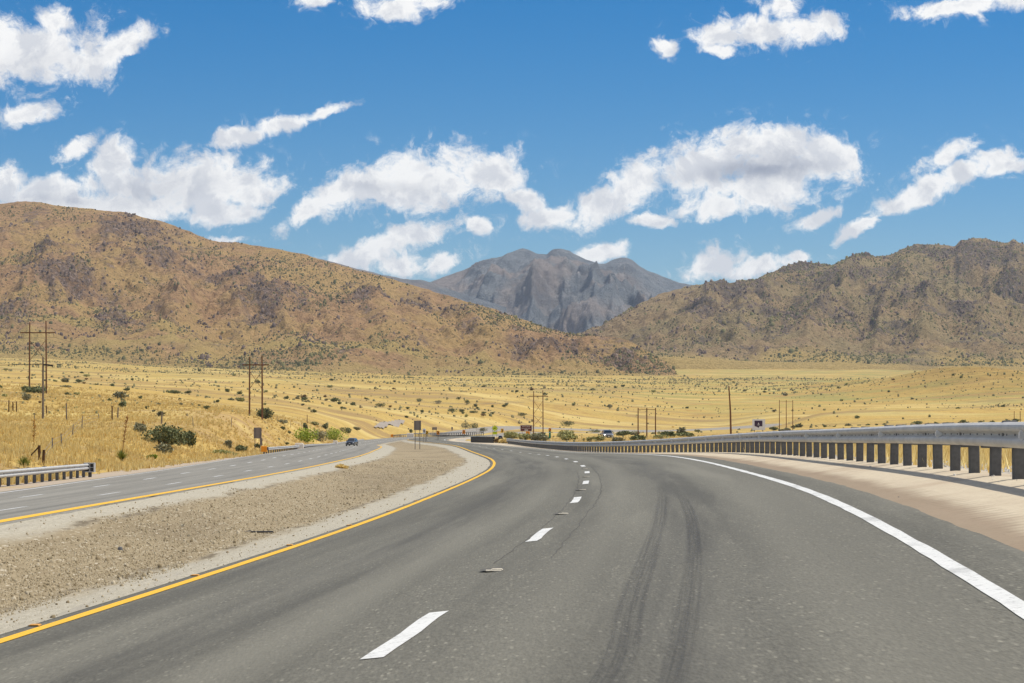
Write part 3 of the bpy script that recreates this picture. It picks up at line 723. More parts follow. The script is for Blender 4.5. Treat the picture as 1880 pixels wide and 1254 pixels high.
HR = hill('hill', SIL_R, [(1000,655),(1100,655),(1240,656),(1400,664),(1550,668),(1700,672),(1880,674),(2700,676)],
     [(1000,3500),(1240,3350),(1880,3300),(2700,3300)], [(1000,4300),(1200,4400),(1500,4700),(1880,5000),(2700,5000)], M['hill2'], 211, 38, 1010, 2640, 2.8,
     'rugged dusky brown ridge rising on the right', spines=[([(1465,482),(1420,540),(1370,600),(1330,660)],40,26),([(1580,466),(1560,530),(1500,600),(1470,665)],48,26),([(1690,449),(1650,530),(1620,600),(1590,668)],55,30),([(1790,438),(1740,510),(1700,590),(1680,670)],60,30),([(1850,443),(1850,520),(1810,600),(1790,670)],50,28),([(1640,466),(1690,560),(1720,640)],40,22),([(1340,518),(1300,570),(1240,640)],34,24),([(1900,440),(1930,540),(1900,660)],55,30)], rows=170, prof=1.0, spur=1.35, jag=4.0, foot_h=.13,
     rocks=[(1465,490,40,10),(1580,472,30,9),(1690,460,45,14),(1790,470,60,30),(1850,480,30,20),(1620,532,14,8),(1850,535,40,25),(1660,575,50,14),(1760,590,40,12),(1470,600,90,14),(1350,545,50,18),(1540,530,50,20),(1290,580,30,14)])
SIL_M = [(300,560),(560,545),(700,540),(770,525),(790,518),(815,508),(850,496),(868,488),(885,478),(920,472),(935,465),(950,458),(960,456),(972,459),(985,466),(1004,467),(1010,461),(1016,457),(1030,456.5),(1046,460),(1052,465),(1075,476),(1100,484),(1112,484),(1125,477),(1140,473),(1150,473),(1162,478),(1175,489),(1190,497),(1215,507),(1250,520),(1270,523),(1310,532),(1400,552),(1600,580)]
HM = hill('mountain', SIL_M, [(300,680),(1600,680)], [(300,6200),(1600,6200)], [(300,9000),(1600,9000)], M['peak'], 307, 105, 560, 1480, 1.6,
     'grey blue rocky mountain with three summits in the gap', spines=[([(955,456),(925,500),(885,560),(850,600)],70,16),([(958,458),(985,510),(975,560),(1000,640)],75,14),([(1020,457),(1010,500),(985,545),(965,620)],60,12),([(1040,460),(1062,510),(1090,560),(1100,640)],80,15),([(1030,458),(1040,520),(1030,580),(1045,640)],55,11),([(1145,473),(1120,520),(1130,570),(1120,640)],70,14),([(1150,474),(1185,510),(1215,550),(1240,600)],75,16),([(1100,484),(1105,530),(1080,600)],45,10),([(880,480),(850,530),(820,570)],50,14),([(1160,480),(1165,530),(1175,600)],45,10)], rows=190, prof=.95, spur=1.7, jag=.8, foot_h=.01,
     gullies=[[(975,520),(968,545),(955,575),(940,600)],[(1037,530),(1045,565),(1060,600)],[(1068,535),(1060,570),(1058,590),(1065,610)],[(895,530),(885,550)],[(960,500),(964,520)],[(990,500),(984,520)],[(1140,490),(1150,525)],[(1135,500),(1130,520)]],
     rocks=[(1022,470,12,12),(1090,508,30,9),(990,560,25,14),(1115,555,40,12),(1150,510,14,12),(1040,590,30,10),(870,500,30,8)])
SIL_D = [(400,440),(520,462),(600,478),(640,489),(700,504),(740,512),(775,514),(795,520),(850,540),(950,570)]
HD = hill('mountain', SIL_D, [(400,660),(950,660)], [(400,5200),(950,5200)], [(400,6800),(950,6800)], M['peak'], 401, 60, 420, 930, 3.0, 'low dark ridge showing behind the left hill', rows=50, foot_h=.01, jag=1.0)

# ------------------------------------------------------------------ sky, sun, camera
SUN_EL, SUN_AZ = math.radians(63), math.radians(74)      # azimuth clockwise from the viewing direction (+Y)
w = bpy.data.worlds.new('World'); scene.world = w; w.use_nodes = True
t = NT(w.node_tree); t.n.clear()
sky = t.n.new('ShaderNodeTexSky'); sky.sky_type = 'NISHITA'; sky.sun_disc = False
sky.sun_elevation = SUN_EL; sky.sun_rotation = SUN_AZ; sky.altitude = 1500; sky.air_density = 1.0; sky.dust_density = .35; sky.ozone_density = 3.0
hs = t.node('ShaderNodeHueSaturation', ins={'Saturation': SKY_SAT, 'Value': SKY_VAL, 'Hue': SKY_HUE, 'Color': sky.outputs[0]})
bg = t.node('ShaderNodeBackground', ins={'Color': hs.outputs[0], 'Strength': .1})
d = t.n.new('ShaderNodeTexCoord').outputs['Generated']
sx = t.node('ShaderNodeSeparateXYZ', ins={0: d})
dy = t.math('MAXIMUM', sx.outputs[1], .05)
px = t.math('DIVIDE', sx.outputs[0], dy); pz = t.math('DIVIDE', sx.outputs[2], dy)
pc = t.node('ShaderNodeCombineXYZ', ins={0: px, 1: pz}).outputs[0]
def n2(vec, sc, det, ro, off=(0, 0, 0), dist=0.0):
    a = t.node('ShaderNodeVectorMath', operation='ADD', ins={0: vec, 1: off}).outputs[0]
    n = t.n.new('ShaderNodeTexNoise'); n.inputs['Scale'].default_value = sc; n.inputs['Detail'].default_value = det; n.inputs['Roughness'].default_value = ro; n.inputs['Distortion'].default_value = dist
    t.l.new(a, n.inputs['Vector']); return n
warp = n2(pc, 30, 5, .6, (3.1, 1.7, .2)).outputs['Color']
wv = t.node('ShaderNodeVectorMath', operation='MULTIPLY_ADD', ins={0: warp, 1: (.016, .013, 0), 2: (-.008, -.0065, 0)}).outputs[0]
wp = t.node('ShaderNodeVectorMath', operation='ADD', ins={0: pc, 1: wv}).outputs[0]
BLOBS = [(30,95,160,72,0),(150,112,95,52,12),(215,92,75,28,22),(105,45,50,34,0),(45,208,66,22,6),
 (578,3,34,14,0),(735,10,92,24,4),(425,252,42,22,20),(500,236,75,17,16),(585,211,65,14,20),
 (140,275,52,18,20),(215,300,55,42,20),(260,340,110,50,0),(380,335,130,58,-6),(455,345,66,55,0),(100,350,120,34,12),(15,340,40,36,0),(410,388,95,30,0),(220,372,260,34,0),
 (428,440,40,8,0),(760,335,170,58,6),(865,312,100,48,0),(660,345,100,42,20),(555,395,62,24,35),(915,325,52,45,0),
 (735,440,115,28,14),(670,470,110,30,10),(800,430,50,22,22),(735,490,60,25,0),(812,484,52,22,16),(882,418,24,20,0),
 (960,362,55,24,-14),(1020,392,75,24,14),(1100,378,85,34,10),(1165,345,85,42,22),
 (1290,310,140,55,12),(1400,275,140,50,0),(1480,295,95,58,0),(1400,350,155,44,0),(1525,268,60,24,-12),(1425,312,150,62,0),(85,88,130,58,4),(1330,378,105,24,0),(1195,400,42,14,0),
 (1105,457,62,18,16),(1305,490,62,36,18),(1390,492,100,22,12),(1470,472,32,12,0),(1225,90,28,18,0),
 (1400,58,115,36,2),(1322,68,55,28,0),(1490,52,62,26,0),(1425,12,52,26,0),(1320,95,38,14,0),(1775,12,120,24,4),(1860,0,60,22,0),
 (1500,403,48,15,20),(1580,418,62,15,30),(1670,360,80,24,26),(1765,318,110,24,20),(1735,285,62,22,26),(1840,308,52,20,10),
 (-220,330,160,60,0),(2060,230,140,40,10),(2200,420,160,40,0),(-350,120,140,60,5)]
def field(wp):
  acc = None
  for bx, by, rx, ry, ro in BLOBS:
      mp = t.n.new('ShaderNodeMapping'); mp.vector_type = 'TEXTURE'
      t.l.new(wp, mp.inputs[0]); mp.inputs['Location'].default_value = ((bx - CX)/F, (HY - by)/F, 0)
      mp.inputs['Rotation'].default_value = (0, 0, math.radians(ro)); mp.inputs['Scale'].default_value = (rx/F, ry/F, 1)
      ln = t.node('ShaderNodeVectorMath', operation='LENGTH', ins={0: mp.outputs[0]}).outputs['Value']
      # distances count in pixels-ish so that small puffs stay crisp
      acc = ln if acc is None else t.math('SMOOTH_MIN', acc, ln, .14)
  return acc
acc = field(wp)
puff = n2(wp, 62, 12, .66, (0, 0, 0), .3).outputs['Fac']
puff_s = n2(wp, 62, 12, .66, (-.0045, -.006, 0), .3).outputs['Fac']
fine = n2(wp, 190, 10, .68, (4, 4, 4), .5).outputs['Fac']
bigp = n2(wp, 17, 4, .5, (5, 2, 1)).outputs['Fac']
dens0 = t.math('ADD', t.math('SUBTRACT', 1.02, acc), t.math('ADD', t.math('MULTIPLY', t.math('SUBTRACT', puff, .5), 2.7), t.math('MULTIPLY', t.math('SUBTRACT', fine, .5), .8)))
dens0 = t.math('ADD', dens0, t.math('MULTIPLY', t.math('SUBTRACT', bigp, .5), .5))
alpha = t.mapr(dens0, -.12, .56)
# loose wisps near the clouds
wis = n2(pc, 90, 10, .7, (9, 4, 2), .8).outputs['Fac']
alpha = t.math('MAXIMUM', alpha, t.math('MULTIPLY', t.math('MULTIPLY', t.mapr(wis, .55, .72), t.mapr(acc, 1.0, 1.9, 1, 0)), .55))
# relief: parts facing away from the sun and thick bases are greyer
bill = n2(wp, 44, 7, .58, (1, 2, 0), .2).outputs['Fac']; bill_s = n2(wp, 44, 7, .58, (.993, 1.992, 0), .2).outputs['Fac']
rel = t.math('ADD', t.math('MULTIPLY', t.math('SUBTRACT', puff_s, puff), .5), t.math('SUBTRACT', bill_s, bill))
shade = t.mapr(rel, -.13, .05, 0, 1, False)
thick = t.mapr(dens0, .45, 1.25)
low = n2(wp, 26, 6, .6, (2, 8, 4)).outputs['Fac']
grey = t.math('MULTIPLY', thick, t.mapr(low, .36, .60, 0, 1))
dk = None
for bx, by, rx, ry, ro, kk in ((1395,316,150,26,6,1.0),(1430,302,95,32,0,.75),(270,350,110,34,14,.55),(120,368,150,20,0,.45),(330,350,70,40,20,.3),(60,115,110,30,5,.3),(720,345,110,14,0,.4),(860,375,80,14,0,.35),(1300,330,120,20,0,.3),(770,455,60,12,0,.2)):
    mp = t.n.new('ShaderNodeMapping'); mp.vector_type = 'TEXTURE'; t.l.new(wp, mp.inputs[0])
    mp.inputs['Location'].default_value = ((bx - CX)/F, (HY - by)/F, 0); mp.inputs['Rotation'].default_value = (0, 0, math.radians(ro)); mp.inputs['Scale'].default_value = (rx/F, ry/F, 1)
    ln = t.node('ShaderNodeVectorMath', operation='LENGTH', ins={0: mp.outputs[0]}).outputs['Value']
    v = t.math('MULTIPLY', t.mapr(ln, 0, 1.25, 1, 0), kk); dk = v if dk is None else t.math('MAXIMUM', dk, v)
cl = t.mix(shade, (.72,.735,.77), (1.0,.99,.97))
cl = t.mix(t.math('MULTIPLY', grey, .38), cl, (.58,.60,.65))
cl = t.mix(t.math('MULTIPLY', dk, t.mapr(puff, .3, .6, .6, 1)), cl, (.34,.37,.45))
away = t.mapr(sx.outputs[1], .955, .91)
round_ = t.noise(d, 2.6, 7, .6, .3)
fill_clouds = t.math('MULTIPLY', t.math('MULTIPLY', t.mapr(round_, .46, .58), away), t.mapr(sx.outputs[2], .02, .12))  # unseen clouds outside the view, added to whiten the fill light
alpha = t.math('MAXIMUM', t.math('MULTIPLY', alpha, t.mapr(sx.outputs[1], .3, .8)), fill_clouds)
bgc = t.node('ShaderNodeBackground', ins={'Color': cl, 'Strength': CLOUD_STR})
mixs = t.node('ShaderNodeMixShader', ins={0: t.math('MULTIPLY', alpha, .97), 1: bg.outputs[0], 2: bgc.outputs[0]})
out = t.n.new('ShaderNodeOutputWorld'); t.l.new(mixs.outputs[0], out.inputs[0])

sd = bpy.data.lights.new('sun', 'SUN'); sd.energy = SUN_E; sd.angle = math.radians(.53); sd.color = (1, .93, .82)
so = bpy.data.objects.new('sun', sd); COL.objects.link(so)
dv = Vector((math.sin(SUN_AZ)*math.cos(SUN_EL), math.cos(SUN_AZ)*math.cos(SUN_EL), math.sin(SUN_EL)))
so.rotation_euler = dv.to_track_quat('Z', 'Y').to_euler(); so.location = (30, 0, 60)

cd = bpy.data.cameras.new('camera'); co = bpy.data.objects.new('camera', cd); COL.objects.link(co); scene.camera = co
co.location = (0, 0, 0); co.rotation_euler = (math.radians(90), 0, 0)
cd.sensor_fit = 'HORIZONTAL'; cd.sensor_width = 36; cd.lens = 36 * F / 1880; cd.shift_y = (HY - 627) / 1880; cd.shift_x = 0
cd.clip_start = .1; cd.clip_end = 60000
scene.view_settings.view_transform = 'Standard'; scene.view_settings.look = 'None'; scene.view_settings.exposure = EXPO; scene.view_settings.gamma = 1

if HAZE:
    zs = [float(np.asarray([v.co.z for v in o.data.vertices]).min()) for o in (terrain, HL['o'], HR['o'], HM['o'], HD['o'])]; zt = float(HM['Z'].max())
    z0, z1 = min(zs) - 1, zt + 12
    hz = MB().box((0, 6500, (z0+z1)/2), (30000, 13200, z1-z0)).build('haze', None)
    tag(hz, 'thin blue air over the valley', kind='stuff')
    m = bpy.data.materials.new('thin_air'); m.use_nodes = True; nt = m.node_tree; nt.nodes.clear()
    v = nt.nodes.new('ShaderNodeVolumePrincipled'); v.inputs['Color'].default_value = (.66,.80,1,1); v.inputs['Density'].default_value = HAZE
    v.inputs['Anisotropy'].default_value = .2
    oo = nt.nodes.new('ShaderNodeOutputMaterial'); nt.links.new(v.outputs[0], oo.inputs['Volume']); hz.data.materials.append(m)

scene.cycles.use_denoising = True; scene.cycles.denoiser = 'OPENIMAGEDENOISE'; scene.cycles.denoising_input_passes = 'RGB_ALBEDO_NORMAL'; scene.cycles.denoising_prefilter = 'ACCURATE'
scene.render.filter_size = 1.25
# ------------------------------------------------------------------ vegetation
def leaf_mat(name, cols, rough=.9, trans=0.0):
    m, t, b = mat(name, rough, .12)
    r = t.n.new('ShaderNodeNewGeometry').outputs['Random Per Island']
    oi = t.n.new('ShaderNodeObjectInfo').outputs['Random']
    c = t.ramp(r, [(i / (len(cols) - 1), q) for i, q in enumerate(cols)])
    f = t.math('ADD', .78, t.math('MULTIPLY', oi, .44))
    c = t.mix(1.0, c, t.node('ShaderNodeCombineColor', ins={0: f, 1: f, 2: f}).outputs[0], 'MULTIPLY')
    t.l.new(c, b.inputs['Base Color'])
    if trans:
        tr = t.node('ShaderNodeBsdfTranslucent', ins={'Color': c}); mx = t.node('ShaderNodeMixShader', ins={0: trans, 1: b.outputs[0], 2: tr.outputs[0]})
        t.l.new(mx.outputs[0], m.node_tree.nodes['Material Output'].inputs['Surface'])
    return m
V = {
 'dark': leaf_mat('dark_olive_leaves', [(0.076,0.091,0.039),(0.164,0.184,0.083),(0.261,0.271,0.131),(0.108,0.120,0.057)]),
 'grey': leaf_mat('grey_green_leaves', [(0.164,0.164,0.098),(0.283,0.271,0.164),(0.392,0.358,0.217)]),
 'green': leaf_mat('fresh_green_leaves', [(0.145,0.203,0.020),(0.290,0.362,0.043),(0.435,0.493,0.087),(0.189,0.246,0.029)]),
 'brown': leaf_mat('dry_brown_twigs', [(0.145,0.094,0.043),(0.290,0.189,0.087),(0.392,0.275,0.131)]),
 'pale': leaf_mat('pale_green_leaves', [(0.246,0.254,0.102),(0.377,0.362,0.160),(0.478,0.450,0.203)]),
 'straw': leaf_mat('golden_dry_grass', [(.62,.43,.14),(.80,.60,.22),(.88,.74,.36),(.70,.50,.17),(.85,.69,.33)], trans=.58),
 'scrub': leaf_mat('scrub_leaves', [(0.083,0.083,0.038),(0.150,0.143,0.063),(0.225,0.203,0.090),(0.105,0.108,0.045),(0.255,0.195,0.090)]),
  'plainscrub': leaf_mat('plain_scrub_leaves', [(.12,.115,.055),(.19,.175,.085),(.25,.225,.11),(.15,.14,.065),(.26,.20,.10)]),
 'rock': leaf_mat('weathered_rock', [(.10,.07,.055),(.17,.125,.10),(.30,.225,.175),(.13,.095,.075),(.22,.165,.13)]),
 'wood': plain_mat('grey_brown_stem', (.16,.115,.075), .3, 6),
}
def rvec(n, g):
    v = g.normal(size=(n, 3)); return v / np.linalg.norm(v, axis=1)[:, None]
def bush_arrays(seed, n, leaf, w, d, h, lobes=5, shell=.55):
    """leaf triangles spread through several overlapping lobes, gaps between"""
    g = np.random.default_rng(seed)
    lc = np.stack([g.uniform(-.55, .55, lobes) * w/2, g.uniform(-.55, .55, lobes) * d/2, g.uniform(.25, .62, lobes) * h], 1)
    lr = np.stack([g.uniform(.38, .62, lobes) * w/2 * 1.1, g.uniform(.38, .62, lobes) * d/2 * 1.1, g.uniform(.25, .42, lobes) * h], 1)
    lc[0] = (0, 0, h*.45); lr[0] = (w*.36, d*.36, h*.42)
    k = g.integers(0, lobes, n); u = rvec(n, g); r = g.uniform(shell, 1.08, n)**.8
    c = lc[k] + u * lr[k] * r[:, None]
    c[:, 2] = np.where(c[:, 2] < .02*h, np.abs(c[:, 2]) * .5 + .02*h, c[:, 2])
    a = rvec(n, g); a[:, 2] = np.abs(a[:, 2]) * .8 + .1; b = np.cross(a, rvec(n, g)); b /= np.linalg.norm(b, axis=1)[:, None] + 1e-9
    L = leaf * g.uniform(.6, 1.5, n)[:, None]
    v = np.stack([c - b*L*.42, c + b*L*.42, c + a*L], 1).reshape(-1, 3)
    return v, np.arange(n*3).reshape(n, 3)
def stems(seed, n, w, h, r=.03):
    g = random.Random(seed); mb = MB()
    for i in range(n):
        an = g.uniform(0, 6.28); q = g.uniform(.2, .8)
        mb.tube([(0.02*math.cos(an), .02*math.sin(an), -.15), (w*.2*q*math.cos(an), w*.2*q*math.sin(an), h*.35), (w*.42*q*math.cos(an), w*.42*q*math.sin(an), h*.78)], [r, r*.7, r*.3], 5)
    return mb
PROTO = {}
for kind in ('dark', 'grey', 'green', 'brown', 'pale'):
    for j in range(3):
        v, f = bush_arrays(500 + j*7 + len(PROTO), 150, .26, 1.0, 1.0, .8, 4)
        PROTO[(kind, j)] = new_obj('shrub', v, f, V[kind])
used_p = set()
def shrub(x, y, wpx, hpx, kind, label, group=None, big=False, name='shrub', pos_=None):
    X, Yd, Z = pos_ if pos_ else hit(x, y)
    k = Yd / F; w, h = wpx*k, hpx*k
    if big:
        n = int(min(1500, 260 + 16 * wpx))
        v, f = bush_arrays(int(x*13 + y), n, max(.10, min(.32, 3.6*k + .04)) * (1.0 if wpx > 25 else .8), w, w*.85, h, 8 if wpx > 24 else 5)
        o = new_obj(name, v, f, V[kind]); o.location = (X, Yd, Z - .05)
        st = stems(int(x), 9, w, h, .035).build('stem', V['wood'], o)
    else:
        key = (kind, int(x*7 + y*3) % 3); p = PROTO[key]
        if key in used_p: o = p.copy(); COL.objects.link(o)
        else: o = p; used_p.add(key)
        o.location = (X, Yd, Z - .05*h); o.scale = (w, w*.9, h/.8); o.rotation_euler = (0, 0, (x*1.7) % 6.28)
    tag(o, label, 'shrub', group); return o

# large or singled-out bushes (photo column, foot row, width, height in photo pixels)
B = [(300,818,92,44,'dark','big dark green bush on the golden slope above the left carriageway'),
 (303,834,30,24,'grey','grey green bush just below the big dark bush on the slope'),
 (338,818,40,26,'dark','dark bush at the right foot of the big bush on the slope'),
 (258,795,26,20,'grey','greyish bush at the upper left end of the big dark bush'),
 (487,771,36,24,'dark','round dark bush at the foot of the second twin pole pylon'),
 (519,779,24,9,'grey','low grey bush right of the round bush by the second pylon'),
 (62,722,42,15,'dark','wide dark bush at the foot of the leftmost pylon'),
 (50,735,16,13,'grey','small grey green bush below the leftmost pylon'),
 (225,748,13,13,'dark','small dark bush standing alone on the grass above the big bush'),
 (420,823,17,18,'grey','grey shrub on the bare soil slope near the sign back'),
 (441,830,24,14,'dark','dark low shrub beside the road left of the sign back'),
 (411,836,40,10,'pale','pale green low growth along the road edge before the sign back'),
 (472,822,10,8,'dark','little dark shrub between the posts of the sign back'),
 (277,844,20,10,'green','small bright green plant on the grass by the left carriageway'),
 (180,850,10,8,'pale','tiny pale green plant between the two yuccas'),
 (563,813,50,34,'green','bright green bush left of the cream blocks behind the guardrail'),
 (588,811,34,26,'grey','grey twiggy bush between the two bright green bushes'),
 (615,812,44,28,'green','bright green bush behind the guardrail beside the oncoming car'),
 (560,789,11,15,'dark','dark upright bush above the left bright green bush'),
 (598,789,15,13,'dark','small dark bush above the middle of the green thicket'),
 (634,793,22,13,'dark','dark bush above the right bright green bush'),
 (655,793,14,7,'grey','low grey bush at the right end of the green thicket'),
 (577,782,26,6,'pale','low pale bush on the grass above the green thicket'),
 (627,860,24,9,'straw','golden tumbleweed at the pale edge of the gravel median'),
 (855,787,20,13,'grey','grey green bush at the upper end of the diagonal thicket by the far bend'),
 (868,790,22,15,'dark','dark bush in the diagonal thicket by the far bend'),
 (886,794,16,10,'grey','grey bush at the lower end of the diagonal thicket by the far bend'),
 (754,795,8,9,'dark','small dark bush above the distant cream block by the bend'),
 (937,806,34,15,'pale','olive bush right of the fluorescent yellow green sign'),
 (963,808,40,14,'pale','olive bush below the brown guide sign'),
 (993,810,40,15,'grey','olive grey bush at the foot of the third pylon'),
 (912,813,10,8,'brown','dry brown tuft at the end of the dark guardrail'),
 (924,814,22,7,'straw','golden dry grass clump before the right guardrail end'),
 (1040,806,34,17,'pale','bushy green shrub right of the green marker'),
 (1046,808,30,10,'pale','low pale shrub beyond the guardrail right of the green marker'),
 (1092,795,22,9,'dark','dark shrub left of the parked grey vehicle'),
 (1117,795,16,7,'dark','small dark shrub behind the roof of the parked grey vehicle'),
 (1142,800,30,9,'dark','dark shrub right of the parked grey vehicle'),
 (1165,799,20,9,'grey','grey shrub left of the triple pole pylon'),
 (1094,810,30,8,'pale','pale shrub below left of the parked grey vehicle'),
 (1136,812,26,9,'grey','grey shrub below right of the parked grey vehicle'),
 (1171,811,30,13,'dark','dark green shrub in front of the triple pole pylon'),
 (1230,803,34,12,'dark','broad dark bush right of the triple pole pylon'),
 (1258,803,34,10,'dark','low dark bush at the right end of the broad dark bush'),
 (1214,807,30,9,'pale','yellowish shrub below the broad dark bush'),
 (1421,790,18,7,'dark','dark shrub above the guardrail right of the white board'),
 (1446,791,16,6,'grey','low shrub at the foot of the right triple pole pylon'),
 (1686,779,22,7,'dark','dark round shrub just above the right guardrail rail'),
 (1574,768,14,6,'dark','dark shrub alone on the plain right of the triple poles'),
 (1041,783,28,12,'dark','large dark shrub on the plain right of the third pylon'),
 (957,765,21,8,'dark','dark shrub on the plain left of the third pylon'),
 (829,756,19,8,'dark','wide dark shrub leftmost of the row on the plain'),
 (848,757,12,7,'dark','dark shrub second in the row on the plain'),
 (868,758,20,5,'dark','flat dark shrub third in the row on the plain'),
 (889,759,11,4,'dark','small flat dark shrub ending the row on the plain'),
 (697,747,22,8,'dark','dark shrub on the plain above the pale pull-out'),
 (857,743,12,11,'dark','dark shrub standing above the row on the plain'),
 (771,737,14,6,'dark','dark shrub on the plain up left of the row'),
 (802,741,18,7,'grey','grey shrub on the plain between two dark ones'),
 (872,747,9,7,'dark','small dark round shrub right of the tall one on the plain'),
 (904,748,8,6,'dark','lone round shrub at the right of the dark cluster on the plain'),
 (926,748,11,6,'dark','dark shrub below another at the right of the plain cluster'),
 (930,744,8,5,'dark','dark shrub above another at the right of the plain cluster'),
 (558,735,15,6,'dark','dark shrub on the plain right of the second pylon'),
 (232,717,16,5,'dark','dark shrub far out on the plain above the grass slope'),
 (145,702,12,7,'dark','dark shrub on the plain right of the leftmost pylon'),
 (320,722,26,6,'dark','flat dark thicket on the plain left of the second pylon'),
 (345,722,14,6,'dark','dark shrub at the right end of the flat thicket on the plain'),
 (122,711,24,4,'grey','low grey thicket on the plain right of the leftmost pylon')]
for b in B:
    o = shrub(*b[:5], b[5], big=True, name='tumbleweed' if 'tumbleweed' in b[5] else ('dry_grass_clump' if 'clump' in b[5] else 'shrub'))

# scattered smaller shrubs: the ones that show largest are objects of their own, the rest one mass
def scatter_plain(n, seed):
    g = np.random.default_rng(seed)
    Y = np.sqrt(g.uniform(300**2, 2500**2, n)); u = g.uniform(-.285, .285, n); X = u * Y
    dn = fbm(X/160, Y/110, 4, 61); dn2 = fbm(X/500, Y/60, 3, 66)
    kn = np.exp(-((X - (1790-CX)/F*1500) / 95)**2 - ((Y - 1470) / 140)**2) + .8*np.exp(-((X - (1640-CX)/F*1750) / 80)**2 - ((Y - 1730) / 110)**2)
    keep = g.uniform(0, 1, n) < np.clip(.08 + dn * .9 + dn2 * .7 + sm((Y - 1500)/700) * .30 + kn * 1.0, .025, 1)
    LX, _ = cross(np.clip(Y, -30, 800)); keep &= (X < LX[0] - 3) | (X > LX[-1] + 2) | (Y > 820)
    for (s, bx, by, bz), hw, bk in BENDS:
        j = np.abs(bx[None] - X[:, None]) + np.abs(by[None] - Y[:, None]); keep &= ~((j.min(1) < 26) & (Y > 730))
    keep &= ~((X > -62) & (X < -28) & (Y > 650) & (Y < 800))
    X, Y = X[keep], Y[keep]
    s = g.lognormal(-.28, .52, len(X)) * np.where(Y > 1500, .95, 1.0) * np.where(Y < 450, .6, 1)
    s = np.clip(s, .45, 3.4) * np.where(kn[keep] > .3, .85, 1)
    Z = ground(X, Y); row = HY - F * Z / Y
    # only what a sight line reaches
    vis = np.array([abs(hitY(CX + F*x/y, r) - y) < .12*y for x, y, r in zip(X, Y, row - 2)])
    return X[vis], Y[vis], Z[vis], s[vis], row[vis]
def hitY(x, y):
    i = int(np.clip(round((x - _lx[0]) / (_lx[1] - _lx[0])), 0, len(_lx) - 1)); return float(np.interp(-y, -_lrow[i], _lY))
SX, SY, SZ, SS, SR = scatter_plain(46000, 5)
SP = SS / SY
order = np.argsort(-SP)
NB = 225
for r, i in enumerate(order[:NB]):
    col = CX + F*SX[i]/SY[i]
    kind = ('dark', 'dark', 'grey', 'scrub', 'pale')[int(_hash(np.array([i]), np.array([3]), 4)[0] * 4.99)]
    if kind == 'scrub': kind = 'brown' if i % 3 == 0 else 'dark'
    nearslope = SY[i] < 520 and col < 660
    where = 'on the dry grass slope above the left carriageway' if nearslope else ('on the golden plain below the left hill' if col < 640 else ('on the golden plain below the grey mountain' if col < 1130 else 'on the golden plain below the right ridge'))
    look = {'dark': 'small dark green shrub', 'grey': 'small grey green shrub', 'brown': 'small dry brown shrub', 'pale': 'small pale green shrub'}[kind]
    shrub(float(col), float(SR[i]), SS[i]/SY[i]*F, SS[i]*.6/SY[i]*F, kind, look + ' dotted ' + where, look + 's ' + where, pos_=(float(SX[i]), float(SY[i]), float(SZ[i])))
for k, p in PROTO.items():
    if k not in used_p: bpy.data.objects.remove(p)

def clumps(cx, cy, cz, size, seed, flat=.75, sides=6, ang=.25):
    """many small leafy domes: crown point, shoulder ring, foot ring, all jittered"""
    g = np.random.default_rng(seed); n = len(cx); k = sides
    a = np.linspace(0, 2*math.pi, k, endpoint=False)[None] + g.uniform(0, 6.28, (n, 1)) + g.normal(0, ang, (n, k))
    r1 = size[:, None] * .5 * g.uniform(.75, 1.15, (n, k)); r2 = size[:, None] * .38 * g.uniform(.6, 1.3, (n, k))
    h = size * flat * g.uniform(.7, 1.2, n)
    foot = np.stack([cx[:, None] + r1*np.cos(a), cy[:, None] + r1*np.sin(a), np.repeat((cz - size*.12)[:, None], k, 1)], 2)
    sh = np.stack([cx[:, None] + r2*np.cos(a+.5), cy[:, None] + r2*np.sin(a+.5), cz[:, None] + h[:, None] * g.uniform(.55, 1.0, (n, k))], 2)
    top = np.stack([cx + g.normal(0, .1, n)*size, cy + g.normal(0, .1, n)*size, cz + h], 1)[:, None]
    v = np.concatenate([foot, sh, top], 1).reshape(-1, 3)
    m = 2*k + 1; f = []
    for i in range(k):
        j = (i+1) % k; f += [(i, j, k+i), (j, k+j, k+i), (k+i, k+j, 2*k)]
    f = (np.array(f)[None] + (np.arange(n) * m)[:, None, None]).reshape(-1, 3)
    return v, f
rest = order[NB:]
v, f = clumps(SX[rest], SY[rest], SZ[rest], SS[rest], 71)
tag(new_obj('scrub', v, f, V['plainscrub']), 'countless small shrubs speckling the golden plain', kind='stuff')

def on_hill(H, n, seed, tmin, tmax, fun):
    g = np.random.default_rng(seed); nr, nc = H['X'].shape
    i = g.integers(0, nr-1, n*3); j = g.integers(0, nc-1, n*3)
    T = H['T'][i, j]; q = g.uniform(0, 1, n*3); q2 = g.uniform(0, 1, n*3)
    def bl(A): return (A[i, j]*(1-q) + A[i+1, j]*q)*(1-q2) + (A[i, j+1]*(1-q) + A[i+1, j+1]*q)*q2
    X, Y, Z, xp, rw = bl(H['X']), bl(H['Y']), bl(H['Z']), bl(H['xp']), bl(H['row'])
    rel_ = (H['row'][:, 13:14].max() - H['row'].min(1)); rel_ = np.clip(rel_ / 210, .03, 1)[i]
    k = (g.uniform(0, 1, n*3) < rel_) & (T > tmin) & (T < tmax) & (xp > -60) & (xp < 1950) & (g.uniform(0, 1, n*3) < fun(X, Y, xp, rw, T))
    k = np.where(k)[0][:n]
    return X[k], Y[k], Z[k]
def rockmap(H):
    a = np.zeros(len(H['o'].data.vertices), np.float32); H['o'].data.attributes['rock'].data.foreach_get('value', a); return a.reshape(H['X'].shape)
def dens_fn(seed, base, big): return lambda X, Y, xp, rw, T: np.clip(base - .12 + fbm(X/big, Y/big, 4, seed) * 1.7 - .10 * (T < .14), .05, 1)
g = np.random.default_rng(3)
X, Y, Z = on_hill(HL, 46000, 21, .0, 1.0, dens_fn(33, .42, 130)); s = np.clip(g.lognormal(.42, .48, len(X)), .7, 6)
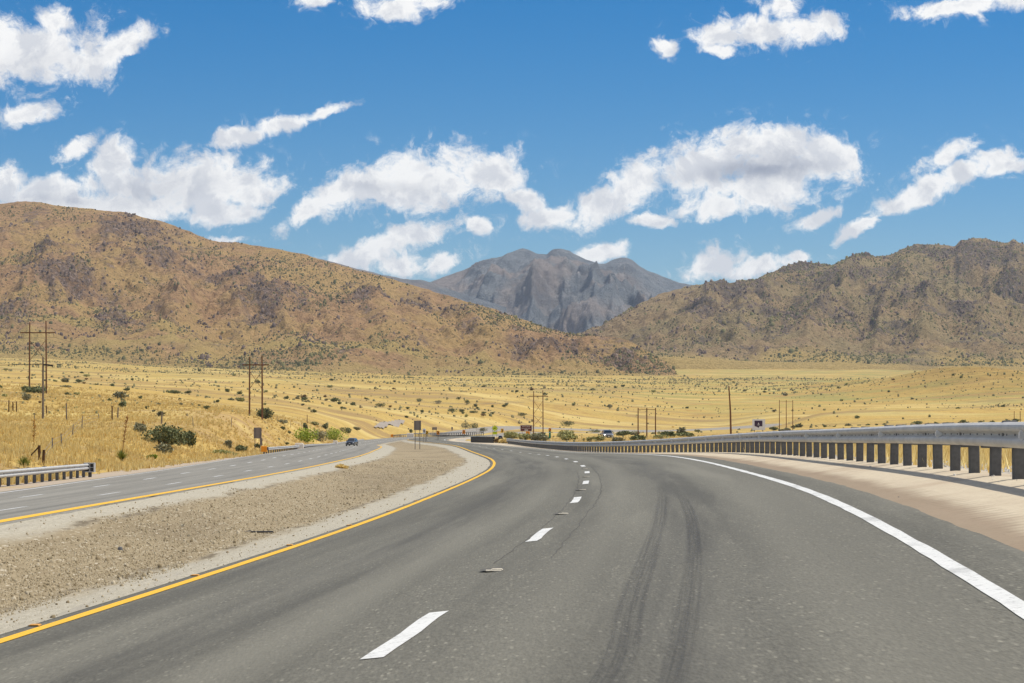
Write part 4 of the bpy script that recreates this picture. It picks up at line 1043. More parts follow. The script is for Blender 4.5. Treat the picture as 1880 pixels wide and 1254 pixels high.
v, f = clumps(X, Y, Z, s, 72, .7, 4)
tag(new_obj('scrub', v, f, V['scrub']), 'dark bushes speckling the whole left hillside', kind='stuff')
X, Y, Z = on_hill(HR, 34000, 22, .0, 1.0, dens_fn(35, .45, 170)); s = np.clip(g.lognormal(.75, .48, len(X)), 1.0, 9)
v, f = clumps(X, Y, Z, s, 73, .65, 4)
tag(new_obj('scrub', v, f, V['scrub']), 'dark bushes speckling the whole right ridge', kind='stuff')
def rocks(H, n, seed, mu, lab, mx):
    R = rockmap(H); nrm = R
    def fun(X, Y, xp, rw, T):
        i = np.clip(((xp - H['xp'][0, 0]) / (H['xp'][1, 0] - H['xp'][0, 0])).astype(int), 0, R.shape[0]-1)
        j = np.array([np.searchsorted(H['T'][0], t) for t in T]).clip(0, R.shape[1]-1)
        return np.clip(R[i, j] * 1.0 + np.clip(fbm(X/60, Y/60, 4, seed) - .22, 0, 1) * 1.6 + .012, 0, 1) * np.where(xp > 1110, .35, 1) if H is HL else np.clip(R[i, j] + np.clip(fbm(X/60, Y/60, 4, seed) - .22, 0, 1) * 1.6 + .012, 0, 1)
    X, Y, Z = on_hill(H, n, seed, .02, 1.0, fun); s = np.clip(np.random.default_rng(seed).lognormal(mu, .5, len(X)), .8, mx)
    v, f = clumps(X, Y, Z, s, seed+1, .7, 4, .5)
    o = new_obj('rubble', v, f, V['rock']); tag(o, lab, kind='stuff')
rocks(HL, 22000, 81, .75, 'boulders and broken rock of the outcrops on the left hill', 7)
rocks(HR, 18000, 83, 1.15, 'boulders and broken rock of the crags on the right ridge', 6.5)

# dry grass ------------------------------------------------------------
def tufts(X, Y, seed, hmin, hmax, nb=8, wide=.035):
    g = np.random.default_rng(seed); n = len(X); Z = ground(X, Y)
    H = g.uniform(hmin, hmax, n) * (1 + .5 * fbm(X/5, Y/7, 3, 14))
    a = g.uniform(0, 6.28, (n, nb)); ln = g.uniform(.05, .55, (n, nb)); hh = H[:, None] * g.uniform(.55, 1.15, (n, nb))
    bx = X[:, None] + g.normal(0, .09, (n, nb)); by = Y[:, None] + g.normal(0, .09, (n, nb)); bz = np.repeat(Z[:, None], nb, 1) - .03
    w = wide * g.uniform(.6, 1.5, (n, nb)) * (1 + Y[:, None] / 160)
    px, py = np.cos(a + 1.57) * w, np.sin(a + 1.57) * w
    tx, ty = bx + np.cos(a) * ln * hh + .05*hh, by + np.sin(a) * ln * hh
    v = np.stack([np.stack([bx - px, by - py, bz], 2), np.stack([bx + px, by + py, bz], 2), np.stack([tx, ty, bz + hh], 2)], 2).reshape(-1, 3)
    return v, np.arange(len(v)).reshape(-1, 3)
g = np.random.default_rng(9)
n = 52000; Y = np.exp(g.uniform(math.log(78), math.log(620), n)); u = g.uniform(-.30, -.03, n); X = u * (Y + 5)
LX, _ = cross(Y); k = (X < LX[1] - .35 - .8 * np.abs(fbm(X/3, Y/3, 2, 4))) & (g.uniform(0, 1, n) < np.clip(.75 + fbm(X/8, Y/16, 3, 23) * 1.2, .1, 1))
soilf = np.exp(-((X + 41) / 9)**2 - ((Y - 345) / 55)**2); k &= g.uniform(0, 1, n) > soilf * .8
v1, f1 = tufts(X[k], Y[k], 91, .22, .5, 7, .022)
tag(new_obj('dry_grass', v1, f1, V['straw']), 'golden dry grass covering the slope above the left carriageway', kind='stuff')
n = 16000; Y = np.exp(g.uniform(math.log(26), math.log(420), n)); u = g.uniform(0, .30, n); X = u * (Y + 4)
LX, _ = cross(Y); dd = X - LX[11]; k = (dd > 2.2 + .8 * fbm(X/2, Y/2, 3, 5)) & (Y > 30) & (dd < 60)
v2, f2 = tufts(X[k], Y[k], 93, .24, .5, 9, .012)
tag(new_obj('dry_grass', v2, f2, V['straw']), 'golden dry grass behind the right guardrail', kind='stuff')

# stones of the median ---------------------------------------------------
V['stones'] = leaf_mat('median_stones', [(.23,.18,.105),(.37,.30,.185),(.52,.44,.30),(.30,.235,.14),(.63,.55,.40)])
g = np.random.default_rng(15); n = 80000
Y = 1/g.uniform(1/130, 1/13, n); t_ = g.uniform(0, 1, n); a0, b0 = Ly(Y), Ry(Y); X = a0 + (b0 - a0)*t_
br = np.minimum((b0 - X) - WR(Y), (X - a0) - WL(Y)) + fbm(X*.8, Y*.2, 4, 12) * .5
k = (g.uniform(0, 1, n) < np.where(br > 0, .9, .05)) & (X > -.24*Y - 2); X, Y = X[k], Y[k]
s = np.clip(g.lognormal(-4.6, .5, len(X)), .006, .06) * (1 + Y/75)
v, f = clumps(X, Y, surf(X, Y) + .0, s, 16, .62, 4, .4)
tag(new_obj('gravel', v, f, V['stones']), 'loose brown stones of the gravel median', kind='stuff')
n = 5000; Y = 1/g.uniform(1/90, 1/20, n); X = Rg(Y) + g.uniform(-.5, 2.6, n)**1; kk = g.uniform(0, 1, n) < np.where(X - Rg(Y) > .5, .95, .12); X, Y = X[kk], Y[kk]
v, f = clumps(X, Y, surf(X, Y), np.clip(g.lognormal(-3.9, .5, len(X)), .012, .07), 18, .6, 5, .4)
V['pale_stones'] = leaf_mat('white_stones', [(.40,.36,.30),(.56,.52,.45),(.66,.63,.57),(.48,.43,.36)])
tag(new_obj('gravel', v, f, V['pale_stones']), 'loose white stones behind the right guardrail', kind='stuff')
# weeds along edges
g = np.random.default_rng(19); n = 260; Y = g.uniform(30, 130, n); X = Rg(Y) + g.uniform(.2, 1.9, n)
v, f = tufts(X, Y, 95, .12, .34, 9, .012); tag(new_obj('dry_grass', v, f, V['straw']), 'small dry weeds at the foot of the guardrail posts', kind='stuff')
# ------------------------------------------------------------------ made things
M['galv'] = plain_mat('galvanised_steel', (.48,.475,.455), .14, 2.5, .62, .4, .1)
M['galv_dull'] = plain_mat('dull_galvanised_steel', (.26,.265,.27), .15, 3, .6, .4, .25)
M['post'] = plain_mat('weathered_grey_post', (.118,.117,.118), .28, 7, .85, .2, bump=.2)
M['rust'] = plain_mat('rust_brown_pole', (.17,.082,.038), .25, 1.2, .85, .2)
M['greywood'] = plain_mat('grey_wood_pole', (.20,.165,.13), .25, 2, .9, .1)
M['darkwood'] = plain_mat('dark_fence_wood', (.10,.055,.03), .3, 3, .9, .1)
M['steelpost'] = plain_mat('grey_sign_post', (.20,.17,.145), .15, 4, .7, .3, .3)
M['signback'] = plain_mat('sign_back_metal', (.26,.215,.18), .10, 1.5, .6, .4, .3)
M['black'] = plain_mat('black_finish', (.012,.012,.013), .2, 4, .6, .3)
M['cream'] = plain_mat('cream_concrete', (.78,.69,.58), .10, 2.5, .9, .1, bump=.1)
M['orange'] = plain_mat('orange_reflective', (.85,.30,.01), .08, 2, .5, .3)
M['yellow'] = plain_mat('yellow_sign', (.80,.43,.012), .06, 2, .5, .3)
M['fluo'] = plain_mat('fluorescent_yellow_green', (.62,.78,.015), .05, 2, .5, .3)
M['white'] = plain_mat('white_sign_face', (.78,.78,.78), .05, 2, .5, .3)
M['brown'] = plain_mat('brown_sign_face', (.115,.022,.014), .08, 2, .5, .3)
M['greensign'] = plain_mat('green_sign_face', (.0,.20,.115), .08, 2, .5, .3)
M['purple'] = plain_mat('dark_purple_emblem', (.045,.022,.055), .1, 2, .5, .3)
M['insul'] = plain_mat('insulator_glaze', (.22,.17,.14), .1, 3, .3, .5)

def Pz(X, Y): return float(ground(np.array([X]), np.array([Y]))[0])

# W-beam guardrails ------------------------------------------------------
WB = [(.0,.0),(.02,.004),(.072,.035),(.083,.058),(.083,.085),(.072,.106),(.012,.140),(.004,.156),(.012,.172),(.072,.205),(.083,.226),(.083,.253),(.072,.276),(.02,.307),(.0,.311)]
WBC = WB + [(x - .006, z) for x, z in reversed(WB)]
def gpath(pts, step):
    pts = np.array(pts, float); d = np.r_[0, np.cumsum(np.hypot(*np.diff(pts[:, :2], axis=0).T))]
    s = np.arange(0, d[-1] + 1e-6, step)
    return [np.array(Sp(list(zip(d, pts[:, i])))(s)) for i in range(3)]
def guardrail(name, label, pts, side, steel, post_step=1.905, tabs=0, group=None, post_mat=None, near_first=True, max_posts=100, terminal=None, height=.71, postw=.15):
    """pts: ground points along the rail; side: +1 if the traffic is on the left of the walking direction"""
    x, y, z = gpath(pts, post_step); n = len(x)
    root = empty(name, (float(x[0]), float(y[0]), float(z[0]))); o0 = Vector(root.location)
    tag(root, label, 'guardrail', group)
    tx, ty = np.gradient(x), np.gradient(y); L = np.hypot(tx, ty); tx, ty = tx/L, ty/L
    nx, ny = -ty*side, tx*side
    secs = []
    fx, fy, fz = gpath(pts, post_step / 2); ftx, fty = np.gradient(fx), np.gradient(fy); fl = np.hypot(ftx, fty); fnx, fny = -fty/fl*side, ftx/fl*side
    for i in range(len(fx)):
        secs.append([(fx[i] + fnx[i]*(q[0] + .10) - o0.x, fy[i] + fny[i]*(q[0] + .10) - o0.y, fz[i] + height - .311 + q[1] - o0.z) for q in WBC])
    rl = MB().loft(secs)
    if tabs:
        for i in range(2, n, tabs):
            if y[i] > 120 or y[i] < 14: continue
            rl.loft([[(x[i] + tx[i]*s_ + nx[i]*(q[0] + .103) - o0.x, y[i] + ty[i]*s_ + ny[i]*(q[0] + .103) - o0.y, z[i] + height - .311 + q[1]*1.0 - o0.z) for q in WBC] for s_ in (-.17, .17)])
    if tabs:
        sl_ = rl
        for i in range(n - 1):
            if y[i] > 75 or y[i] < 14: continue
            for s_ in (.3, .95, 1.6):
                sl_.box((x[i] + tx[i]*s_ + nx[i]*.1135 - o0.x, y[i] + ty[i]*s_ + ny[i]*.1135 - o0.y, z[i] + (z[i+1]-z[i])*s_/1.905 + height - .155 - o0.z), (.05, .006, .022), mi=1, rz=math.atan2(ty[i], tx[i]))
    rl.build('rail', [steel, M['post']], root)
    pm = MB(); pm.box((0, 0, height/2 - .17), (postw, .14, height + .30), bev=.012)
    bm = MB(); bm.box((0, 0, height - .16), (postw*.9, .17, .34), bev=.01)
    def local(i): return (float(x[i] - o0.x), float(y[i] - o0.y), float(z[i] - o0.z))
    proto = None; blk = None; rest = MB()
    idx = list(range(n)); idx.sort(key=lambda i: y[i] if y[i] > 24 or side < 0 else 1000 + abs(y[i]))
    for k, i in enumerate(idx):
        ang = math.atan2(ty[i], tx[i]); lx, ly, lz = local(i)
        jz = rnd.uniform(-.012, .012)
        if k < max_posts:
            if proto is None:
                proto = pm.build('post', post_mat or M['post'], root); c = proto
            else:
                c = proto.copy(); COL.objects.link(c); c.parent = root
            c.location = (lx - nx[i]*.08, ly - ny[i]*.08, lz + jz); c.rotation_euler = (rnd.uniform(-.02, .02), rnd.uniform(-.02, .02), ang)
            if blk is None: blk = bm.build('blockout', post_mat or M['post'], c); b = blk
            else: b = blk.copy(); COL.objects.link(b); b.parent = c
            b.location = (0, side * .105 , 0)
        else:
            rest.box((lx - nx[i]*.08, ly - ny[i]*.08, lz + height/2 - .17), (postw, .14, height + .3), rz=ang)
    if rest.v:
        q = rest.build('post', post_mat or M['post'], root); q['kind'] = 'stuff'
    if tabs:
        tp = None
        for i in range(2, n, tabs):
            if y[i] > 150 or y[i] < 20: continue
            lx, ly, lz = local(i); ang = math.atan2(ty[i], tx[i])
            if tp is None:
                m_ = MB(); m_.prism([(-.06, -.02), (.05, .0), (.05, .105), (-.06, .125)], -.006, .006); m_.prism([(.05, .018), (.058, .018), (.058, .085), (.05, .085)], -.03, .03)
                tp = m_.build('delineator', M['white'], root); c = tp
            else: c = tp.copy(); COL.objects.link(c); c.parent = root
            c.location = (lx + nx[i]*.155, ly + ny[i]*.155, lz + height - .205); c.rotation_euler = (0, 0, math.atan2(ny[i], nx[i]))
    return root, (x, y, z, tx, ty, nx, ny)

yy = np.concatenate([np.arange(6, 130, 6.0), np.arange(130, 290, 10.0), [288]])
pts = [(float(cross(np.array([q]))[0][11][0]), float(q), float(cross(np.array([q]))[1][11][0])) for q in yy]
gr, gd = guardrail('guardrail', 'long grey steel guardrail on closely set posts curving along the right dirt shoulder', pts, 1, M['galv'], tabs=4)
x, y, z, tx, ty, nx, ny = gd
e = MB(); o0 = gr.location
e.box((x[-1] - o0.x + .1, y[-1] - o0.y + .2, z[-1] - o0.z + .5), (.5, .12, .5), bev=.02); e.box((x[-1] - o0.x + .1, y[-1] - o0.y + .25, z[-1] - o0.z + .2), (.14, .12, .6))
e.build('end_terminal', M['galv_dull'], gr)

def flat_path(x0, y0, x1, y1, n=8, lift=0): return [hit(x0 + (x1-x0)*i/(n-1), y0 + (y1-y0)*i/(n-1)) for i in range(n)]
# near left guardrail with square end box
Yq = np.arange(56, 114.5, 4.0)
pts = [(float(cross(np.array([q]))[0][1][0]), float(q), float(cross(np.array([q]))[1][1][0])) for q in Yq]
gl, gd = guardrail('guardrail', 'bright steel guardrail with a boxed end at the lower left edge of the slope', pts, -1, M['galv'], postw=.15)
x, y, z, tx, ty, nx, ny = gd; o0 = gl.location
tb = empty('end_terminal', (x[-1] - o0.x + nx[-1]*.12, y[-1] - o0.y + .55, z[-1] - o0.z)); tb.parent = gl
fr = MB(); W_, H_, D_ = .50, .44, .34; zc = .50
for dx in (-W_/2, W_/2): fr.box((dx, 0, zc), (.045, D_, H_))
for dz in (-H_/2, H_/2): fr.box((0, 0, zc + dz), (W_ + .05, D_ + .004, .045))
fr.box((.03, -.01, zc), (.035, D_ - .05, H_ - .05)); fr.box((0, -.013, zc), (W_ - .05, D_ - .06, .03))
fr.build('frame', M['galv'], tb)
MB().box((0, .05, zc), (W_ - .04, .10, H_ - .04)).build('back_plate', M['post'], tb)
MB().box((0, .1, .1), (.16, .14, .75), bev=.01).build('leg', M['post'], tb)
MB().prism([(-.42, .33), (-.05, .40), (-.05, .66), (-.42, .62)], -.05, .05).build('impact_neck', M['galv_dull'], tb)

# second left guardrail: orange end, two cream blocks in it
Yq = np.concatenate([np.arange(234, 520, 14.0), [540, 570, 600]])
pts = [(float(cross(np.array([q]))[0][1][0]), float(q), float(cross(np.array([q]))[1][1][0])) for q in Yq]
g2, gd = guardrail('guardrail', 'grey guardrail with an orange end plate and cream blocks below the green bushes', pts, -1, M['galv'], post_step=3.81, height=.80)
x, y, z, *_ = gd; o0 = g2.location
MB().box((0 - .3, -.3, .62), (.62, .10, .62), bev=.03).build('end_plate', M['orange'], g2)
MB().box((-.3, -.15, .15), (.16, .14, .9)).build('end_post', M['post'], g2)
def block(px0, px1, yt, yb, label, Yd=None):
    xm = (px0 + px1)/2; j = int(np.argmin(np.abs(CX + F*x/y - xm))); Y = float(y[j]) - .9; k = Y/F
    X = (xm - CX)*k; w = (px1-px0)*k; zt = (HY - yt)*k; zb = (HY - yb)*k
    r = empty('concrete_block', (X, Y, zb)); tag(r, label, 'concrete block', 'cream concrete blocks at the guardrail')
    MB().box((0, .3, (zt-zb)/2 - .2), (w, .7, zt - zb + .4), bev=.06).build('block', M['cream'], r)
    MB().box((0, .3, (zt-zb) + .04), (w*.86, .6, .1), bev=.03).build('cap', M['cream'], r)
    return r
block(541, 557, 814.5, 828.5, 'larger cream concrete block in the guardrail with the orange end')
block(611, 619.5, 809.5, 822.5, 'smaller cream concrete block nearer the oncoming car')

# far left guardrail along the outside of the distant bend
def hits(L): return [hit(a, b) for a, b in L]
P3 = hits([(722,803.5),(735,803),(747,802.6)])
g3, _ = guardrail('guardrail', 'short dark guardrail with an orange end at the start of the distant bend', P3, -1, M['galv_dull'], post_step=3.2, height=1.0, postw=.22)
MB().box((-.4, -.3, .75), (.9, .15, .9), bev=.04).build('end_plate', M['orange'], g3)
a = hit(753.5, 802.5); k = a[1]/F
r = empty('concrete_block', (a[0], a[1] - .8, a[2])); tag(r, 'pale concrete block between two guardrails at the distant bend', 'concrete block', 'cream concrete blocks at the guardrail')
MB().box((0, 0, .55), (13*k, .9, 1.5), bev=.08).build('block', M['cream'], r); MB().box((0, 0, 1.34), (11*k, .7, .12), bev=.03).build('cap', M['cream'], r)
P4 = hits([(760,802),(790,801),(820,800.2),(850,799.2),(888,797.6)])
guardrail('guardrail', 'distant guardrail with a long row of dark posts around the far bend', P4, -1, M['galv_dull'], post_step=1.6, height=1.25, postw=.42, max_posts=100)
# dark guardrail island
Yq = [345, 352, 360, 372, 386]
a0, a1 = hit(866, 812.5), hit(907, 813.5)
P5 = [(a0[0] + (a1[0]-a0[0])*i/6, a0[1] + (a1[1]-a0[1])*i/6, a0[2] + (a1[2]-a0[2])*i/6) for i in range(7)]
g5, _ = guardrail('guardrail', 'short dark guardrail standing before the far road left of the yellow green sign', P5, 1 if a1[0] > a0[0] else -1, M['galv_dull'], post_step=.42, height=.95, postw=.4, post_mat=M['black'])

# poles and lines ----------------------------------------------------------
def twin(xl, xr, ytop, yb, arm, label, Y=None, lower_x=False):
    X, Yd, Z = hit((xl+xr)/2, yb); Yd = Y or Yd; k = Yd/F; w = (xr-xl)*k; h = (yb-ytop)*k
    r = empty('utility_pylon', ((((xl+xr)/2)-CX)*k, Yd, Pz((((xl+xr)/2)-CX)*k, Yd))); tag(r, label, 'utility pylon', 'rust brown twin pole pylons')
    for sgn in (-1, 1):
        MB().tube([(sgn*w/2, 0, -1), (sgn*w/2*.99, 0, h*.5), (sgn*w/2*.96, 0, h + (.02*h if sgn > 0 else 0))], [.19, .165, .13], 10).build('pole', M['rust'], r)
    za = h * arm
    MB().box((0, -.22, za), (w*2.05, .14, .24)).build('crossarm', M['rust'], r)
    for s1 in (-1, 1): MB().tube([(s1*w/2, -.2, za - h*.10), (-s1*w/2, -.2, za - h*.40)], .055, 6).build('brace', M['rust'], r)
    if lower_x:
        for s1 in (-1, 1): MB().tube([(s1*w/2, -.2, za - h*.42), (-s1*w/2, -.2, za - h*.66)], .055, 6).build('brace', M['rust'], r)
    for fx in (-.95, 0, .95):
        mb = MB()
        for q in range(5): mb.tube([(fx*w, -.22, za - .2 - q*.16), (fx*w, -.22, za - .28 - q*.16)], [.10, .05], 8)
        mb.build('insulator', M['insul'], r)
    MB().tube([(-w*.48, 0, h*.985), (w*.48, 0, h*.985)], .02, 5).build('tie_wire', M['galv_dull'], r)
    return [((r.location.x + fx*w), Yd, r.location.z + za - 1.05) for fx in (-.95, 0, .95)]
w1 = twin(54, 85, 592, 722, .855, 'leftmost twin pole pylon with one crossarm and an X brace')
w2 = twin(458, 481.5, 655, 766, .865, 'twin pole pylon standing on the crest beside a round dark bush')
w3 = twin(979.5, 997, 717.5, 800, .89, 'twin pole pylon with double X brace right of the brown guide sign', lower_x=True)
def triple(xs_, ytop, yb, label):
    X, Yd, Z = hit(xs_[1], yb); k = Yd/F; h = (yb-ytop)*k; X0 = (xs_[1]-CX)*k
    r = empty('utility_pylon', (X0, Yd, Pz(X0, Yd))); tag(r, label, 'utility pylon', 'rust brown triple pole pylons')
    for q in xs_: MB().tube([((q-xs_[1])*k, 0, -1), ((q-xs_[1])*k, 0, h*.98)], [.006*h + .07, .004*h + .05], 8).build('pole', M['rust'], r)
    MB().tube([((xs_[0]-xs_[1])*k, 0, h*.94), ((xs_[2]-xs_[1])*k, 0, h*.93)], .04, 6).build('tie_bar', M['rust'], r)
    for q in xs_:
        mb = MB()
        for j in range(4): mb.tube([((q-xs_[1])*k, -.16, h*.90 - j*.14), ((q-xs_[1])*k, -.16, h*.90 - .07 - j*.14)], [.09, .04], 7)
        mb.build('insulator', M['insul'], r)
    return [((q-xs_[1])*k + X0, Yd, r.location.z + h*.88) for q in xs_]
w4 = triple([1171.5, 1187.5, 1203.5], 748, 806, 'triple pole pylon in the middle behind the right guardrail')
w5 = triple([1431, 1443.5, 1455.5], 733.5, 790, 'triple pole pylon right of the white board')
# tall single pole
X, Yd, Z = hit(1342, 799); k = Yd/F; r = empty('utility_pole', (X, Yd, Z)); tag(r, 'single tall leaning rust brown pole left of the white board', 'utility pole')
MB().tube([(.02, 0, -1.2), (-.12, 0, 5), (-.42, 0, 90*k)], [.21, .17, .12], 10).build('pole', M['rust'], r)
MB().tube([(-.42, 0, 90*k), (-.425, 0, 90*k + .08)], [.14, .10], 10).build('pole_cap', M['galv_dull'], r)
X, Yd, Z = hit(79, 769); k = Yd/F; h = 113*k; r = empty('utility_pole', (X, Yd, Z)); tag(r, 'grey wooden pole with a short black arm in front of the leftmost pylon', 'utility pole')
MB().tube([(0, 0, -1), (0, 0, h)], [.17, .12], 10).build('pole', M['greywood'], r)
MB().tube([(.05, -.1, h - .95), (.35, -.1, h - .98), (1.35, -.1, h - 1.12)], [.05, .11, .12], 8).build('arm', M['black'], r)
lx0 = (X, Yd, Z + h - .9)
def wire(name, label, pts, r_, m, sag=.02, group='power line wires'):
    vs = []
    for (a, b) in zip(pts[:-1], pts[1:]):
        a, b = Vector(a), Vector(b); L = (b-a).length
        for i in range(0, 15):
            f = i/14
            if i == 0 and vs: continue
            p = a.lerp(b, f); p.z -= 4*sag*L*f*(1-f); vs.append(p)
    o = MB().tube(vs, r_, 5).build(name, m); tag(o, label, 'wire', group)
M['wire'] = plain_mat('dull_aluminium_wire', (.26,.23,.20), .1, 1, .5, .4, .4)
left_end = [(-300 + i*3, 560, 26) for i in range(3)]
for i, nm in enumerate(('outer left', 'middle', 'outer right')):
    wire('power_line', nm + ' conductor strung from the leftmost twin pole pylon to the third one', [left_end[i], w1[i], w2[i], w3[i]], .022, M['wire'], .014)
wire('power_line', 'dark wire running off the left edge from the grey wooden pole', [(-190, 330, 8.2), lx0], .03, M['black'], .006, None)

# fence along the slope ----------------------------------------------------
FP = [(16,757,735,'darkwood'),(24,755,738,'darkwood'),(31,757,737,'darkwood'),(63,772,758,'steelpost'),(86,762,745,'darkwood'),(122.5,772,740,'greywood'),(150,790,763,'steelpost'),(182,772,763,'steelpost'),(206,772,745,'darkwood'),(216,768,748,'greywood'),(133,803,779,'steelpost'),(114,818,796,'steelpost'),(97,828,808,'steelpost'),(79,854,827,'darkwood'),(73,844,817,'darkwood'),(296,778,757,'greywood'),(355,786,768,'steelpost'),(424,782,764,'steelpost'),(509,774,764,'steelpost'),(534,782,771,'steelpost'),(564,776,760,'darkwood')]
fence = empty('wire_fence', hit(150, 790)); tag(fence, 'old wire fence of scattered thin posts along the dry grass slope', 'fence')
o0 = Vector(fence.location); tops = {}
for px_, yb, yt, mm in FP:
    X, Yd, Z = hit(px_, yb); k = Yd/F; h = max((yb-yt)*k, .9)
    q = MB().tube([(X - o0.x, Yd - o0.y, Z - o0.z - .4), (X - o0.x + rnd.uniform(-.12, .12), Yd - o0.y, Z - o0.z + h)], [.05 if mm == 'steelpost' else .10, .045 if mm == 'steelpost' else .085], 7)
    q.build('fence_post', M[mm], fence); tops[px_] = (X - o0.x, Yd - o0.y, Z - o0.z + h*.85)
MB().tube([(tops[73][0], tops[73][1], tops[73][2] + .1), tuple(np.array(P(55, 838, hit(73, 844)[1])) - np.array(o0))], .05, 6).build('corner_brace', M['darkwood'], fence)
chain_ = [79, 97, 114, 133, 150, 182]
for dz in (0, -.35, -.7): MB().tube([(tops[a][0], tops[a][1], tops[a][2] + dz) for a in chain_], .009, 4).build('fence_wire', M['galv_dull'], fence)

# yuccas and flower stalks ---------------------------------------------------
V['yucca'] = leaf_mat('yucca_blades', [(.10,.12,.025),(.19,.21,.04),(.30,.30,.07),(.14,.16,.05)])
V['stalk'] = plain_mat('dry_flower_stalk', (.46,.27,.07), .3, 3)
V['stalkb'] = plain_mat('brown_flower_stalk', (.33,.165,.05), .3, 3)
def yucca(x, y, dpx, label, stalk=None, lean=0.0, sm_='stalk', n=150):
    X, Yd, Z = hit(x, y); k = Yd/F; R_ = dpx*k*.62; g = np.random.default_rng(int(x))
    v = []; 
    for i in range(n):
        an = g.uniform(0, 6.28); el = g.uniform(.05, 1.5); L = R_*g.uniform(.75, 1.1); d = np.array([math.cos(an)*math.cos(el), math.sin(an)*math.cos(el), math.sin(el)])
        s = np.array([-math.sin(an), math.cos(an), 0])*.022*(1 + Yd/160); b = np.array([0, 0, .12]) + d*.08
        v += [b - s, b + s, b + d*L - np.array([0, 0, .10*L])]
    r = new_obj('yucca', np.array(v), np.arange(len(v)).reshape(-1, 3), V['yucca']); r.location = (X, Yd, Z)
    tag(r, label, 'yucca')
    MB().tube([(0, 0, -.1), (0, 0, .25)], [.12, .07], 8).build('trunk', V['wood'], r)
    if stalk: stalk_(r, stalk*k, lean, sm_)
    return r
def stalk_(parent, h, lean, mm):
    g = random.Random(int(h*100)); st = MB().tube([(0, 0, 0), (lean*h*.4, 0, h*.45), (lean*h, 0, h)], [.035, .03, .012], 6)
    vs = []; fs = []
    for i in range(90):
        f = .38 + .6*g.random()**.9; c = Vector((lean*h*f, 0, h*f)); r_ = .16*(1 - abs(f-.62)*1.5) + .03; an = g.uniform(0, 6.28)
        d = Vector((math.cos(an), math.sin(an), g.uniform(-.2, .6)))*r_; n0 = len(vs)
        q = Vector((-math.sin(an), math.cos(an), 0))*.05
        vs += [c + d*.2 - q*.5, c + d*.2 + q*.5, c + d + q*.6 + Vector((0, 0, .06)), c + d - q*.6 + Vector((0, 0, .05))]; fs.append((n0, n0+1, n0+2, n0+3))
    st.add(vs, fs); return st.build('flower_stalk', V[mm], parent)
yucca(45, 860, 36, 'spiky grey green yucca just behind the near left guardrail')
yucca(223, 846, 32, 'bright green yucca with a tall leaning brown flower stalk', stalk=86, lean=.13, sm_='stalkb')
def stalk(x, yb, yt, lean, mm, label):
    X, Yd, Z = hit(x, yb); k = Yd/F; r = empty('dry_agave', (X, Yd, Z)); tag(r, label, 'dry plant')
    stalk_(r, (yb-yt)*k, lean, mm)
    v = []; g = np.random.default_rng(int(x))
    for i in range(40):
        an = g.uniform(0, 6.28); el = g.uniform(.1, 1.3); L = .45*g.uniform(.6, 1.1); d = np.array([math.cos(an)*math.cos(el), math.sin(an)*math.cos(el), math.sin(el)]); s = np.array([-math.sin(an), math.cos(an), 0])*.03
        v += [-s, s, d*L]
    new_obj('dry_leaves', np.array(v), np.arange(len(v)).reshape(-1, 3), V['straw'], r)
stalk(62, 828, 769, .02, 'stalk', 'tall yellow dry flower stalk above the near left guardrail')
stalk(262, 792, 774, .03, 'stalk', 'thin tan flower stalk just left of the big dark bush')
stalk(664, 735, 722, .03, 'stalkb', 'thin dark stalk on the plain right of the second pylon')
